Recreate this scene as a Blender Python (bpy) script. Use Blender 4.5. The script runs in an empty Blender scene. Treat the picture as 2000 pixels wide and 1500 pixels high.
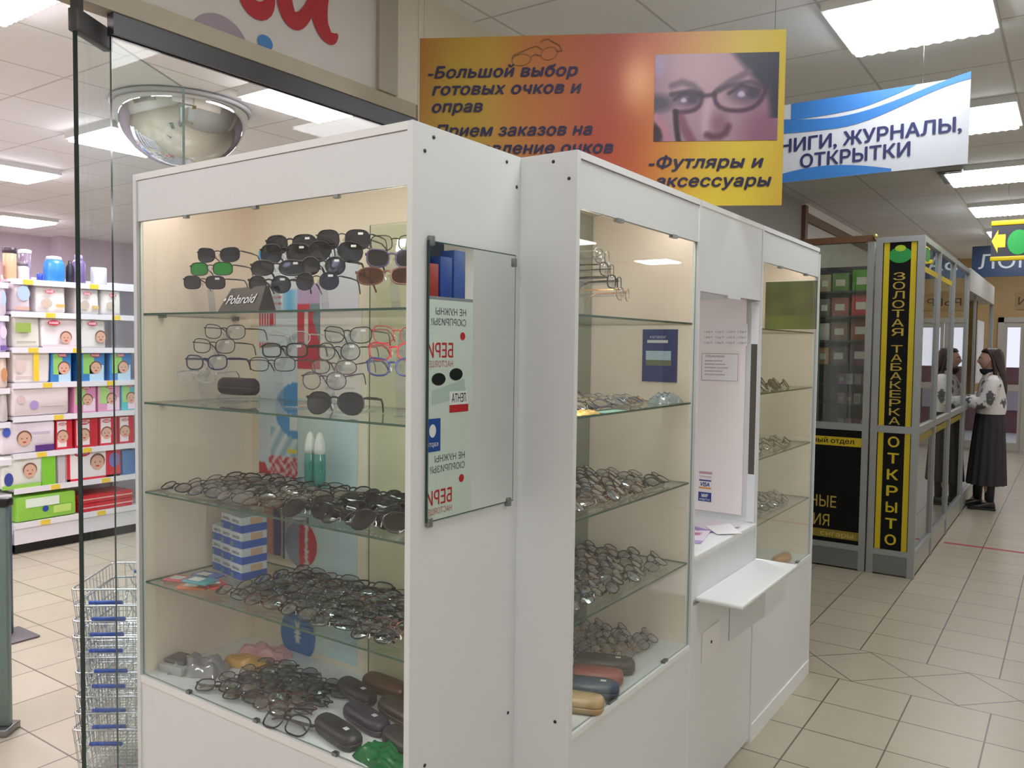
import bpy, bmesh, math, random
import numpy as np
from mathutils import Vector, Matrix, Euler
random.seed(7)
R = random.Random(11)
PI = math.pi
S = bpy.context.scene
COL = S.collection

# ------------------------------------------------------------------ camera, world, exposure
cam_d = bpy.data.cameras.new('camera')
cam_d.sensor_width = 36.0
cam_d.lens = 36.0 * 1588.6 / 2000.0
cam_d.clip_start = 0.05
cam_d.clip_end = 100
cam = bpy.data.objects.new('camera', cam_d)
COL.objects.link(cam)
yaw, pitch, roll = math.radians(34.735), math.radians(2.664), math.radians(0.709)
fw = Vector((-math.sin(yaw) * math.cos(pitch), math.cos(yaw) * math.cos(pitch), -math.sin(pitch)))
rt0 = Vector((math.cos(yaw), math.sin(yaw), 0))
up0 = rt0.cross(fw)
rt = rt0 * math.cos(roll) + up0 * math.sin(roll)
upv = up0 * math.cos(roll) - rt0 * math.sin(roll)
mw = Matrix((rt, upv, -fw)).transposed().to_4x4()
mw.translation = (0, 0, 1.6)
cam.matrix_world = mw
S.camera = cam

world = bpy.data.worlds.new('world')
S.world = world
world.use_nodes = True
world.node_tree.nodes['Background'].inputs[0].default_value = (0.9, 0.95, 1.0, 1)
world.node_tree.nodes['Background'].inputs[1].default_value = 0.25

vs = S.view_settings
S.display_settings.display_device = 'sRGB'
vs.view_transform = 'Standard'
vs.look = 'None'
vs.gamma = 1.0
vs.use_curve_mapping = False
vs.exposure = 0.1
LIGHT_HALL = 11.0
LIGHT_SHOP = 29.0
LIGHT_CASE = 15.0
LIGHT_STRIP = 56.0
S.cycles.max_bounces = 10
S.cycles.diffuse_bounces = 7
S.cycles.glossy_bounces = 4
S.cycles.transmission_bounces = 4
S.cycles.transparent_max_bounces = 32
S.cycles.caustics_reflective = False
S.cycles.caustics_refractive = False
S.cycles.sample_clamp_indirect = 4.0


# ------------------------------------------------------------------ materials
def lin(c):
    o = []
    for v in c[:3]:
        v = v / 255.0
        o.append(v / 12.92 if v <= 0.04045 else ((v + 0.055) / 1.055) ** 2.4)
    return (o[0], o[1], o[2], 1.0)


_m = {}


def new_mat(name):
    m = bpy.data.materials.new(name)
    m.use_nodes = True
    nt = m.node_tree
    nt.nodes.clear()
    out = nt.nodes.new('ShaderNodeOutputMaterial')
    return m, nt, out


def M(name, rgb=(200, 200, 200), rough=0.5, metal=0.0, var=0.05, scale=12.0, bump=0.0, spec=0.5):
    """plain surface with a faint procedural mottling of its colour"""
    if name in _m:
        return _m[name]
    m, nt, out = new_mat(name)
    b = nt.nodes.new('ShaderNodeBsdfPrincipled')
    b.inputs['Roughness'].default_value = rough
    b.inputs['Metallic'].default_value = metal
    b.inputs['Specular IOR Level'].default_value = spec
    tc = nt.nodes.new('ShaderNodeTexCoord')
    nz = nt.nodes.new('ShaderNodeTexNoise')
    nz.inputs['Scale'].default_value = scale
    nz.inputs['Detail'].default_value = 3
    nt.links.new(tc.outputs['Object'], nz.inputs['Vector'])
    mix = nt.nodes.new('ShaderNodeMix')
    mix.data_type = 'RGBA'
    c = lin(rgb)
    mix.inputs['A'].default_value = tuple(max(0, v * (1 - var)) for v in c[:3]) + (1,)
    mix.inputs['B'].default_value = tuple(min(1, v * (1 + var)) for v in c[:3]) + (1,)
    nt.links.new(nz.outputs['Fac'], mix.inputs['Factor'])
    nt.links.new(mix.outputs['Result'], b.inputs['Base Color'])
    if bump:
        bp = nt.nodes.new('ShaderNodeBump')
        bp.inputs['Strength'].default_value = bump
        bp.inputs['Distance'].default_value = 0.01
        nt.links.new(nz.outputs['Fac'], bp.inputs['Height'])
        nt.links.new(bp.outputs['Normal'], b.inputs['Normal'])
    nt.links.new(b.outputs['BSDF'], out.inputs['Surface'])
    _m[name] = m
    return m


def glass(name, tint=(240, 250, 246), refl=1.0, base=0.019, rough=0.0, opac=0.0, opcol=(200, 200, 200)):
    """thin clear sheet: straight-through view plus a mirror reflection that grows towards grazing angles"""
    if name in _m:
        return _m[name]
    m, nt, out = new_mat(name)
    tr = nt.nodes.new('ShaderNodeBsdfTransparent')
    tr.inputs['Color'].default_value = lin(tint)
    gl = nt.nodes.new('ShaderNodeBsdfGlossy')
    gl.inputs['Roughness'].default_value = rough
    gl.inputs['Color'].default_value = (1, 1, 1, 1)
    lw = nt.nodes.new('ShaderNodeLayerWeight')
    lw.inputs['Blend'].default_value = 0.5
    pw = nt.nodes.new('ShaderNodeMath')
    pw.operation = 'POWER'
    pw.inputs[1].default_value = 5.0
    nt.links.new(lw.outputs['Facing'], pw.inputs[0])
    ml = nt.nodes.new('ShaderNodeMath')
    ml.operation = 'MULTIPLY_ADD'
    ml.inputs[1].default_value = 0.9 * refl
    ml.inputs[2].default_value = base * refl
    nt.links.new(pw.outputs[0], ml.inputs[0])
    mx = nt.nodes.new('ShaderNodeMixShader')
    nt.links.new(ml.outputs[0], mx.inputs[0])
    src = tr
    if opac > 0:
        df = nt.nodes.new('ShaderNodeBsdfDiffuse')
        df.inputs['Color'].default_value = lin(opcol)
        m2 = nt.nodes.new('ShaderNodeMixShader')
        m2.inputs[0].default_value = opac
        nt.links.new(tr.outputs[0], m2.inputs[1])
        nt.links.new(df.outputs[0], m2.inputs[2])
        src = m2
    nt.links.new(src.outputs[0], mx.inputs[1])
    nt.links.new(gl.outputs[0], mx.inputs[2])
    nt.links.new(mx.outputs[0], out.inputs['Surface'])
    _m[name] = m
    return m


def emit(name, rgb, strength):
    if name in _m:
        return _m[name]
    m, nt, out = new_mat(name)
    e = nt.nodes.new('ShaderNodeEmission')
    e.inputs['Color'].default_value = lin(rgb)
    e.inputs['Strength'].default_value = strength
    nt.links.new(e.outputs[0], out.inputs['Surface'])
    _m[name] = m
    return m


def printed(name='printed sheet', rough=0.45):
    """ink printed on a sheet: colour from the sheet's own colour attribute"""
    if name in _m:
        return _m[name]
    m, nt, out = new_mat(name)
    b = nt.nodes.new('ShaderNodeBsdfPrincipled')
    b.inputs['Roughness'].default_value = rough
    a = nt.nodes.new('ShaderNodeAttribute')
    a.attribute_name = 'ink'
    nt.links.new(a.outputs['Color'], b.inputs['Base Color'])
    nt.links.new(b.outputs[0], out.inputs['Surface'])
    _m[name] = m
    return m


class NT:
    """tiny helper to write node maths"""

    def __init__(s, nt):
        s.nt = nt

    def op(s, o, *a):
        n = s.nt.nodes.new('ShaderNodeMath')
        n.operation = o
        for i, v in enumerate(a):
            if isinstance(v, (int, float)):
                n.inputs[i].default_value = v
            else:
                s.nt.links.new(v, n.inputs[i])
        return n.outputs[0]

    def dist_to_line(s, v, off, step):
        """distance from v to the nearest of the lines off + k*step"""
        a = s.op('SUBTRACT', v, off)
        a = s.op('DIVIDE', a, step)
        a = s.op('ADD', a, 0.5)
        a = s.op('FRACT', a)
        a = s.op('SUBTRACT', a, 0.5)
        a = s.op('ABSOLUTE', a)
        return s.op('MULTIPLY', a, step)


def floor_mat():
    m, nt, out = new_mat('floor tiles')
    q = NT(nt)
    b = nt.nodes.new('ShaderNodeBsdfPrincipled')
    tc = nt.nodes.new('ShaderNodeTexCoord')
    sp = nt.nodes.new('ShaderNodeSeparateXYZ')
    nt.links.new(tc.outputs['Object'], sp.inputs[0])
    x, y = sp.outputs['X'], sp.outputs['Y']
    T = 0.3205
    dx = q.dist_to_line(x, -0.895, T)
    near = q.op('LESS_THAN', y, 4.355)
    ya = q.op('MULTIPLY', q.op('SUBTRACT', 4.122, y), near)
    yb = q.op('MULTIPLY', q.op('SUBTRACT', y, 4.588), q.op('SUBTRACT', 1.0, near))
    yy = q.op('ADD', ya, yb)                       # distance outside the diamond band
    dy = q.dist_to_line(yy, 0.0, T)
    inband = q.op('LESS_THAN', yy, 0.0)
    fu = q.dist_to_line(x, -0.84, 0.455)
    fv = q.op('ABSOLUTE', q.op('SUBTRACT', y, 4.355))
    dd = q.op('MULTIPLY', q.op('ABSOLUTE', q.op('SUBTRACT', q.op('ADD', fu, fv), 0.2275)), 0.7071)
    out_d = q.op('MINIMUM', dx, dy)
    d = q.op('ADD', q.op('MULTIPLY', out_d, q.op('SUBTRACT', 1.0, inband)), q.op('MULTIPLY', dd, inband))
    d = q.op('MINIMUM', d, q.op('ABSOLUTE', yy))
    mr = nt.nodes.new('ShaderNodeMapRange')
    mr.inputs['From Min'].default_value = 0.0022
    mr.inputs['From Max'].default_value = 0.0042
    nt.links.new(d, mr.inputs['Value'])
    nz = nt.nodes.new('ShaderNodeTexNoise')
    nz.inputs['Scale'].default_value = 9
    nz.inputs['Detail'].default_value = 5
    nt.links.new(tc.outputs['Object'], nz.inputs['Vector'])
    vx = q.op('FLOOR', q.op('DIVIDE', q.op('ADD', x, 0.895), T))
    vy = q.op('FLOOR', q.op('DIVIDE', yy, T))
    cv = nt.nodes.new('ShaderNodeCombineXYZ')
    nt.links.new(vx, cv.inputs[0])
    nt.links.new(vy, cv.inputs[1])
    wn = nt.nodes.new('ShaderNodeTexWhiteNoise')
    wn.noise_dimensions = '3D'
    nt.links.new(cv.outputs[0], wn.inputs['Vector'])
    f = q.op('ADD', q.op('MULTIPLY', nz.outputs['Fac'], 0.6), q.op('MULTIPLY', wn.outputs['Value'], 0.4))
    tile = nt.nodes.new('ShaderNodeMix')
    tile.data_type = 'RGBA'
    tile.inputs['A'].default_value = lin((174, 165, 146))
    tile.inputs['B'].default_value = lin((190, 181, 163))
    nt.links.new(f, tile.inputs['Factor'])
    mx = nt.nodes.new('ShaderNodeMix')
    mx.data_type = 'RGBA'
    mx.inputs['A'].default_value = lin((98, 90, 78))
    nt.links.new(mr.outputs[0], mx.inputs['Factor'])
    nt.links.new(tile.outputs['Result'], mx.inputs['B'])
    nt.links.new(mx.outputs['Result'], b.inputs['Base Color'])
    b.inputs['Roughness'].default_value = 0.3
    b.inputs['Specular IOR Level'].default_value = 0.4
    nt.links.new(b.outputs[0], out.inputs['Surface'])
    return m


def ceiling_mat():
    m, nt, out = new_mat('ceiling tiles')
    q = NT(nt)
    b = nt.nodes.new('ShaderNodeBsdfPrincipled')
    tc = nt.nodes.new('ShaderNodeTexCoord')
    sp = nt.nodes.new('ShaderNodeSeparateXYZ')
    nt.links.new(tc.outputs['Object'], sp.inputs[0])
    d = q.op('MINIMUM', q.dist_to_line(sp.outputs['X'], -1.0, 0.65), q.dist_to_line(sp.outputs['Y'], 3.76, 0.65))
    mr = nt.nodes.new('ShaderNodeMapRange')
    mr.inputs['From Min'].default_value = 0.003
    mr.inputs['From Max'].default_value = 0.010
    nt.links.new(d, mr.inputs['Value'])
    nz = nt.nodes.new('ShaderNodeTexNoise')
    nz.inputs['Scale'].default_value = 40
    nt.links.new(tc.outputs['Object'], nz.inputs['Vector'])
    t = nt.nodes.new('ShaderNodeMix')
    t.data_type = 'RGBA'
    t.inputs['A'].default_value = lin((236, 236, 236))
    t.inputs['B'].default_value = lin((241, 241, 241))
    nt.links.new(nz.outputs['Fac'], t.inputs['Factor'])
    mx = nt.nodes.new('ShaderNodeMix')
    mx.data_type = 'RGBA'
    mx.inputs['A'].default_value = lin((196, 196, 194))
    nt.links.new(mr.outputs[0], mx.inputs['Factor'])
    nt.links.new(t.outputs['Result'], mx.inputs['B'])
    nt.links.new(mx.outputs['Result'], b.inputs['Base Color'])
    b.inputs['Roughness'].default_value = 0.8
    nt.links.new(b.outputs[0], out.inputs['Surface'])
    return m


WHITE = M('white laminate', (226, 229, 231), 0.42, var=0.015, scale=3)
WHITE_EDGE = M('white edge band', (236, 238, 238), 0.4, var=0.01)
BEIGE = M('beige laminate', (246, 230, 216), 0.35, var=0.02, scale=4)
GLASS = glass('clear glass', (251, 253, 252), 1.0)
GLASS_G = glass('greenish glass', (248, 253, 253), 1.1)
GLASS_S = glass('shelf glass', (246, 251, 249), 1.0)
GEDGE = M('green glass edge', (58, 92, 80), 0.15, spec=0.6)
GEDGE_D = M('dark green glass edge', (30, 52, 52), 0.15, spec=0.6)
ALU = M('grey aluminium', (168, 172, 174), 0.38, 0.55, var=0.02)
STEEL = M('brushed steel', (150, 150, 152), 0.3, 0.9, var=0.04)
DARKMETAL = M('dark grey metal', (86, 86, 88), 0.4, 0.6)
CHROME = M('chrome wire', (215, 218, 222), 0.18, 1.0, var=0.01)
BLACK = M('black plastic', (24, 24, 26), 0.35)
PAPER = M('white paper', (236, 234, 236), 0.6, var=0.01)
PRINT = printed()
PRINT_GLOSS = printed('glossy printed sheet', 0.22)
ACRYL = glass('clear acrylic', (240, 243, 246), 1.6, 0.06)
LENS = glass('clear lens', (240, 242, 245), 2.0, 0.06)
LENS_ROW = glass('coated lens', (196, 199, 210), 2.6, 0.10)
RIM = M('pale glass rim', (168, 180, 172), .2)
LENS_DARK = glass('smoke grey lens', (58, 62, 78), 1.6, 0.05)
LENS_BLUE = glass('blue black lens', (48, 58, 84), 1.6, 0.05)
LENS_GREEN = glass('green mirror lens', (40, 120, 60), 1.6, 0.05, 0.0, 0.55, (30, 150, 60))
LENS_BROWN = glass('brown lens', (110, 66, 52), 1.6, 0.05)


# ------------------------------------------------------------------ mesh building
class MB:
    def __init__(s):
        s.v, s.f, s.mi, s.mats, s.smooth = [], [], [], [], []

    def mat(s, m):
        if m not in s.mats:
            s.mats.append(m)
        return s.mats.index(m)

    def add(s, verts, faces, m, smooth=False):
        o = len(s.v)
        k = s.mat(m)
        s.v += [tuple(p) for p in verts]
        for f in faces:
            s.f.append(tuple(i + o for i in f))
            s.mi.append(k)
            s.smooth.append(smooth)
        return s

    def box(s, x0, x1, y0, y1, z0, z1, m, bev=0.0):
        x0, x1 = min(x0, x1), max(x0, x1)
        y0, y1 = min(y0, y1), max(y0, y1)
        z0, z1 = min(z0, z1), max(z0, z1)
        if bev > 0:
            return s.rbox(x0, x1, y0, y1, z0, z1, m, bev, 2)
        v = [(x0, y0, z0), (x1, y0, z0), (x1, y1, z0), (x0, y1, z0), (x0, y0, z1), (x1, y0, z1), (x1, y1, z1), (x0, y1, z1)]
        f = [(3, 2, 1, 0), (4, 5, 6, 7), (0, 1, 5, 4), (1, 2, 6, 5), (2, 3, 7, 6), (3, 0, 4, 7)]
        return s.add(v, f, m)

    def rbox(s, x0, x1, y0, y1, z0, z1, m, bev, seg=2, smooth=True):
        bm = bmesh.new()
        bmesh.ops.create_cube(bm, size=1)
        for v in bm.verts:
            v.co = Vector(((x0 + x1) / 2 + v.co.x * (x1 - x0), (y0 + y1) / 2 + v.co.y * (y1 - y0), (z0 + z1) / 2 + v.co.z * (z1 - z0)))
        bev = min(bev, 0.49 * min(x1 - x0, y1 - y0, z1 - z0))
        bmesh.ops.bevel(bm, geom=bm.edges[:], offset=bev, segments=seg, affect='EDGES', profile=0.5)
        bm.verts.index_update()
        s.add([v.co[:] for v in bm.verts], [[v.index for v in f.verts] for f in bm.faces], m, smooth)
        bm.free()
        return s

    def pane(s, x0, x1, y0, y1, z0, z1, m, edge, axis):
        """thin glass sheet: the two faces across `axis` are glass, the rims show the green edge"""
        v = [(x0, y0, z0), (x1, y0, z0), (x1, y1, z0), (x0, y1, z0), (x0, y0, z1), (x1, y0, z1), (x1, y1, z1), (x0, y1, z1)]
        f = {'z': [(3, 2, 1, 0), (4, 5, 6, 7)], 'y': [(0, 1, 5, 4), (2, 3, 7, 6)], 'x': [(1, 2, 6, 5), (3, 0, 4, 7)]}
        s.add(v, f[axis], m)
        s.add(v, [q for a in 'xyz' if a != axis for q in f[a]], edge)
        return s

    def tube(s, pts, r, m, n=6, closed=False, cap=True, squash=None, smooth=True):
        pts = [Vector(p) for p in pts]
        N = len(pts)
        rr = r if isinstance(r, (list, tuple)) else [r] * N
        ring = []
        prev = None
        for i in range(N):
            if closed:
                t = pts[(i + 1) % N] - pts[i - 1]
            else:
                t = pts[min(i + 1, N - 1)] - pts[max(i - 1, 0)]
            t.normalize()
            if prev is None:
                a = Vector((0, 0, 1)) if abs(t.z) < 0.9 else Vector((0, 1, 0))
                u = t.cross(a).normalized()
            else:
                u = (prev - t * prev.dot(t)).normalized()
            prev = u
            w = t.cross(u)
            ring.append([pts[i] + (u * math.cos(2 * PI * k / n) + w * math.sin(2 * PI * k / n)) * rr[i] for k in range(n)])
        v = [p for q in ring for p in q]
        f = []
        for i in range(N if closed else N - 1):
            j = (i + 1) % N
            for k in range(n):
                f.append((i * n + k, i * n + (k + 1) % n, j * n + (k + 1) % n, j * n + k))
        if cap and not closed:
            f.append(tuple(range(n - 1, -1, -1)))
            f.append(tuple((N - 1) * n + k for k in range(n)))
        return s.add(v, f, m, smooth)

    def loft(s, rings, m, cap=True, smooth=True, closed=True):
        n = len(rings[0])
        v = [p for q in rings for p in q]
        f = []
        for i in range(len(rings) - 1):
            for k in range(n if closed else n - 1):
                f.append((i * n + k, i * n + (k + 1) % n, (i + 1) * n + (k + 1) % n, (i + 1) * n + k))
        if cap:
            f.append(tuple(range(n - 1, -1, -1)))
            f.append(tuple((len(rings) - 1) * n + k for k in range(n)))
        return s.add(v, f, m, smooth)

    def lathe(s, prof, c, m, n=24, smooth=True):
        rings = [[(c[0] + r * math.cos(2 * PI * k / n), c[1] + r * math.sin(2 * PI * k / n), c[2] + z) for k in range(n)] for r, z in prof]
        return s.loft(rings, m, True, smooth)

    def poly(s, pts, o, rv, uv, m, lift=0.0):
        """flat polygon given in (a, b) on the plane o + a*rv + b*uv"""
        o, rv, uv = Vector(o), Vector(rv), Vector(uv)
        nrm = rv.cross(uv).normalized()
        return s.add([o + rv * a + uv * b + nrm * lift for a, b in pts], [tuple(range(len(pts)))], m)

    def ribbon(s, pts, w, o, rv, uv, m, lift=0.0, smooth=False):
        """flat stroke of varying width on a plane"""
        o, rv, uv = Vector(o), Vector(rv), Vector(uv)
        nrm = rv.cross(uv).normalized()
        if smooth:                                      # round the stroke through its points
            n_, W_, Q_ = len(pts), (list(w) if isinstance(w, (list, tuple)) else [w] * len(pts)), []
            ws = []
            for i in range(n_ - 1):
                a, b, c, d = pts[max(0, i - 1)], pts[i], pts[i + 1], pts[min(n_ - 1, i + 2)]
                for k in range(6):
                    t = k / 6
                    Q_.append(tuple(.5 * (2 * b[j] + (c[j] - a[j]) * t + (2 * a[j] - 5 * b[j] + 4 * c[j] - d[j]) * t * t + (3 * b[j] - a[j] - 3 * c[j] + d[j]) * t ** 3) for j in (0, 1)))
                    ws.append(W_[i] + (W_[i + 1] - W_[i]) * t)
            pts, w = Q_ + [pts[-1]], ws + [W_[-1]]
        P = [Vector((a, b)) for a, b in pts]
        L, Rr = [], []
        for i, p in enumerate(P):
            t = (P[min(i + 1, len(P) - 1)] - P[max(i - 1, 0)]).normalized()
            nn = Vector((-t.y, t.x))
            h = (w[i] if isinstance(w, (list, tuple)) else w) / 2
            L.append(p + nn * h)
            Rr.append(p - nn * h)
        v = [o + rv * p.x + uv * p.y + nrm * lift for p in L + Rr]
        n = len(P)
        return s.add(v, [(i, n + i, n + i + 1, i + 1) for i in range(n - 1)], m)

    def xform(s, mtx):
        s.v = [tuple(mtx @ Vector(p)) for p in s.v]
        return s

    def mesh(s, name):
        me = bpy.data.meshes.new(name)
        me.from_pydata(s.v, [], s.f)
        for m in s.mats:
            me.materials.append(m)
        me.polygons.foreach_set('material_index', s.mi)
        me.polygons.foreach_set('use_smooth', s.smooth)
        me.update()
        return me

    def build(s, name, parent=None, origin=None):
        """link as ONE object; vertices are given in world space unless the parent sits at the origin of its own space"""
        if origin is not None:
            s.v = [(p[0] - origin[0], p[1] - origin[1], p[2] - origin[2]) for p in s.v]
        o = bpy.data.objects.new(name, s.mesh(name))
        COL.objects.link(o)
        if parent is not None:
            o.parent = parent
        elif origin is not None:
            o.location = origin
        return o


def tag(o, label=None, cat=None, group=None, kind=None):
    if label:
        o['label'] = label
    if cat:
        o['category'] = cat
    if group:
        o['group'] = group
    if kind:
        o['kind'] = kind
    return o


def empty(name, loc, label=None, cat=None, group=None, rot=(0, 0, 0)):
    o = bpy.data.objects.new(name, None)
    o.empty_display_size = 0.05
    COL.objects.link(o)
    o.location = loc
    o.rotation_euler = rot
    return tag(o, label, cat, group)


def kids(o):
    return [c for c in bpy.data.objects if c.parent == o]


def obj_from(me, name, parent=None, loc=(0, 0, 0), rot=(0, 0, 0)):
    o = bpy.data.objects.new(name, me)
    COL.objects.link(o)
    o.parent = parent
    o.location = loc
    o.rotation_euler = rot
    return o


def struct(mb, name):
    return tag(mb.build(name), kind='structure')


def text_mb(mb, body, m, o, rv, uv, size, width=None, bold=0.0, shear=0.0, spacing=1.0, align='LEFT', lift=0.0, linesp=1.0):
    """flat lettering laid on the plane (o, rv, uv); width scales it horizontally to fit.
    The glyph outlines are filled strip by strip (non-zero winding), so overlapping strokes stay one surface."""
    cu = bpy.data.curves.new('lettering', 'FONT')
    cu.body = body
    cu.size = size
    cu.shear = shear
    cu.space_character = spacing
    cu.space_line = linesp
    cu.align_x = align
    ob = bpy.data.objects.new('lettering', cu)
    COL.objects.link(ob)
    dg = bpy.context.evaluated_depsgraph_get()
    oc = ob.evaluated_get(dg)
    cv = oc.to_curve(dg)
    loops = []
    for sp in cv.splines:
        bps = sp.bezier_points
        L = []
        for i in range(len(bps)):
            p0, p3 = bps[i], bps[(i + 1) % len(bps)]
            a, b, c, d = p0.co, p0.handle_right, p3.handle_left, p3.co
            straight = abs((b - a).cross(d - a).z) < 1e-7 * size and abs((c - a).cross(d - a).z) < 1e-7 * size
            n = 1 if straight else 5
            for k in range(n):
                t = k / n
                q = a * (1 - t) ** 3 + b * (3 * t * (1 - t) ** 2) + c * (3 * t * t * (1 - t)) + d * t ** 3
                L.append((q.x, q.y))
        if len(L) > 2:
            loops.append(np.array(L))
    oc.to_curve_clear()
    bpy.data.objects.remove(ob)
    bpy.data.curves.remove(cu)
    if not loops:
        return mb
    if bold:
        e = bold * size
        loops = [l + np.array((dx * e, dy * e)) for l in loops for dx, dy in ((0, 0), (-1, 0), (1, 0), (0, .8), (0, -.8))]
    g = size / 64
    E0 = np.concatenate([l for l in loops])
    E1 = np.concatenate([np.roll(l, -1, axis=0) for l in loops])
    xa_, xb__ = E0[:, 0].min(), E0[:, 0].max()
    k = width / (xb__ - xa_) if width else 1.0
    off = xa_ if align == 'LEFT' else (xa_ + xb__) / 2
    o, rv, uv = Vector(o), Vector(rv), Vector(uv)
    nrm = rv.cross(uv).normalized()
    y0 = E0[:, 1].min()
    n = int(math.ceil((E0[:, 1].max() - y0) / g))
    vv, ff = [], []
    dy = E1[:, 1] - E0[:, 1]
    ok = np.abs(dy) > 1e-9
    A, B, dy = E0[ok], E1[ok], dy[ok]
    sl = (B[:, 0] - A[:, 0]) / dy
    lo, hi = np.minimum(A[:, 1], B[:, 1]), np.maximum(A[:, 1], B[:, 1])
    sg = np.where(dy > 0, 1, -1)
    open_ = []
    for j in range(n):
        ym = y0 + (j + .5) * g
        s = (lo <= ym) & (hi > ym)
        xs = A[s, 0] + (ym - A[s, 1]) * sl[s]
        idx = np.argsort(xs)
        w, st = 0, 0.0
        x0a, wv = xs[idx], sg[s][idx]
        ses = sl[s][idx]
        for q in range(len(x0a)):
            was = w
            w += int(wv[q])
            if was == 0:
                st = q
            elif w == 0 and x0a[q] - x0a[st] > g * .05:
                h = g / 2
                cl = lambda v: max(-1.5 * g, min(1.5 * g, v))
                l, r, dl, dr = x0a[st], x0a[q], cl(ses[st] * h), cl(ses[q] * h)
                i0 = len(vv)
                for x, y in ((l - dl, ym - h), (r - dr, ym - h), (r + dr, ym + h), (l + dl, ym + h)):
                    vv.append(o + rv * ((x - off) * k) + uv * y + nrm * lift)
                ff.append((i0, i0 + 1, i0 + 2, i0 + 3))
    mb.add(vv, ff, m)
    return mb


def print_grid(name, o, rv, uv, nx, ny, fn, parent=None, mat=None, thick=0.0):
    """a printed sheet: grid from corner o along rv and uv, colour fn(u, v from the top) in 0-255 per cell corner"""
    o, rv, uv = Vector(o), Vector(rv), Vector(uv)
    vs_, cs = [], []
    for j in range(ny + 1):
        for i in range(nx + 1):
            vs_.append(o + rv * (i / nx) + uv * (j / ny))
            cs.append(lin([min(255, max(0, c)) for c in fn(i / nx, 1 - j / ny)]))
    fs = [(j * (nx + 1) + i, j * (nx + 1) + i + 1, (j + 1) * (nx + 1) + i + 1, (j + 1) * (nx + 1) + i) for j in range(ny) for i in range(nx)]
    me = bpy.data.meshes.new(name)
    me.from_pydata(vs_, [], fs)
    at = me.color_attributes.new('ink', 'FLOAT_COLOR', 'POINT')
    at.data.foreach_set('color', [c for q in cs for c in q])
    me.materials.append(mat or PRINT)
    me.update()
    ob = bpy.data.objects.new(name, me)
    COL.objects.link(ob)
    if parent:
        ob.parent = parent
    return ob


def circle(cx, cy, rx, ry=None, n=24, a0=0.0, a1=2 * PI):
    ry = ry or rx
    full = abs(a1 - a0 - 2 * PI) < 1e-6
    k = n if full else n + 1
    return [(cx + rx * math.cos(a0 + (a1 - a0) * i / n), cy + ry * math.sin(a0 + (a1 - a0) * i / n)) for i in range(k)]


def mixc(a, b, t):
    t = max(0.0, min(1.0, t))
    return [a[i] + (b[i] - a[i]) * t for i in range(3)]


def ramp(t, stops):
    for (p0, c0), (p1, c1) in zip(stops, stops[1:]):
        if t <= p1:
            return mixc(c0, c1, (t - p0) / max(1e-6, p1 - p0))
    return list(stops[-1][1])


X, Y, Z = Vector((1, 0, 0)), Vector((0, 1, 0)), Vector((0, 0, 1))
CEIL = 3.1

# ================================================================== THE SETTING
fl = MB().box(-13.2, 5.2, -5.2, 15.8, -0.12, 0.0, floor_mat())
struct(fl, 'floor')
ce = MB().box(-13.2, 5.2, -5.2, 15.8, CEIL + 0.03, CEIL + 0.15, ceiling_mat())
struct(ce, 'ceiling')
PINKWALL = M('pale pink wall paint', (206, 192, 206), 0.7, var=0.02)
HALLWALL = M('warm grey wall paint', (236, 233, 226), 0.7, var=0.03)
OCHRE = M('ochre wall paint', (176, 150, 106), 0.7, var=0.04)
GREYWALL = M('grey partition paint', (150, 148, 140), 0.7, var=0.03)
CREAM = M('cream board', (214, 206, 192), 0.55, var=0.02)
struct(MB().box(-13.0, -12.6, -5.0, 6.05, 0, CEIL + 0.03, PINKWALL).box(-13.0, -12.25, 6.05, 15.5, 0, CEIL + 0.03, PINKWALL), 'wall_left')
struct(MB().box(-12.25, -2.45, 15.3, 15.6, 0, CEIL + 0.03, PINKWALL), 'wall_back')
struct(MB().box(4.8, 5.1, -5, 15.5, 0, CEIL + 0.03, HALLWALL), 'wall_right')
struct(MB().box(-13, 5, -5.1, -4.8, 0, CEIL + 0.03, HALLWALL), 'wall_front')
# far end of the aisle: ochre wall round the glazed door
wf = MB()
wf.box(-2.45, -1.06, 15.3, 15.6, 0, CEIL + 0.03, OCHRE)
wf.box(-1.06, 0.75, 15.3, 15.6, 2.16, CEIL + 0.03, OCHRE)
wf.box(0.75, 4.8, 15.3, 15.6, 0, CEIL + 0.03, OCHRE)
struct(wf, 'wall_far')
struct(MB().box(-2.48, -2.40, 2.72, 8.7, 0, 2.5, GREYWALL).box(-2.48, -2.40, 4.6, 8.7, 2.5, CEIL + 0.03, GREYWALL).box(-2.48, -2.402, 2.72, 4.6, 2.5, CEIL + 0.03, CREAM), 'wall_partition')
BROWN = M('brown wood trim', (112, 78, 56), 0.5, var=0.12, scale=30)
struct(MB().box(-2.46, -2.36, 8.7, 8.8, 0, CEIL, BROWN).box(-2.46, -2.36, 8.8, 14.0, CEIL - 0.16, CEIL - 0.07, BROWN)
       .box(-2.43, -2.39, 8.8, 15.3, 0, CEIL - 0.16, M('off-white panel', (206, 198, 190), 0.6)).box(-2.43, -2.39, 8.8, 15.3, CEIL - 0.07, CEIL + 0.03, HALLWALL), 'trim_1')

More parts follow.
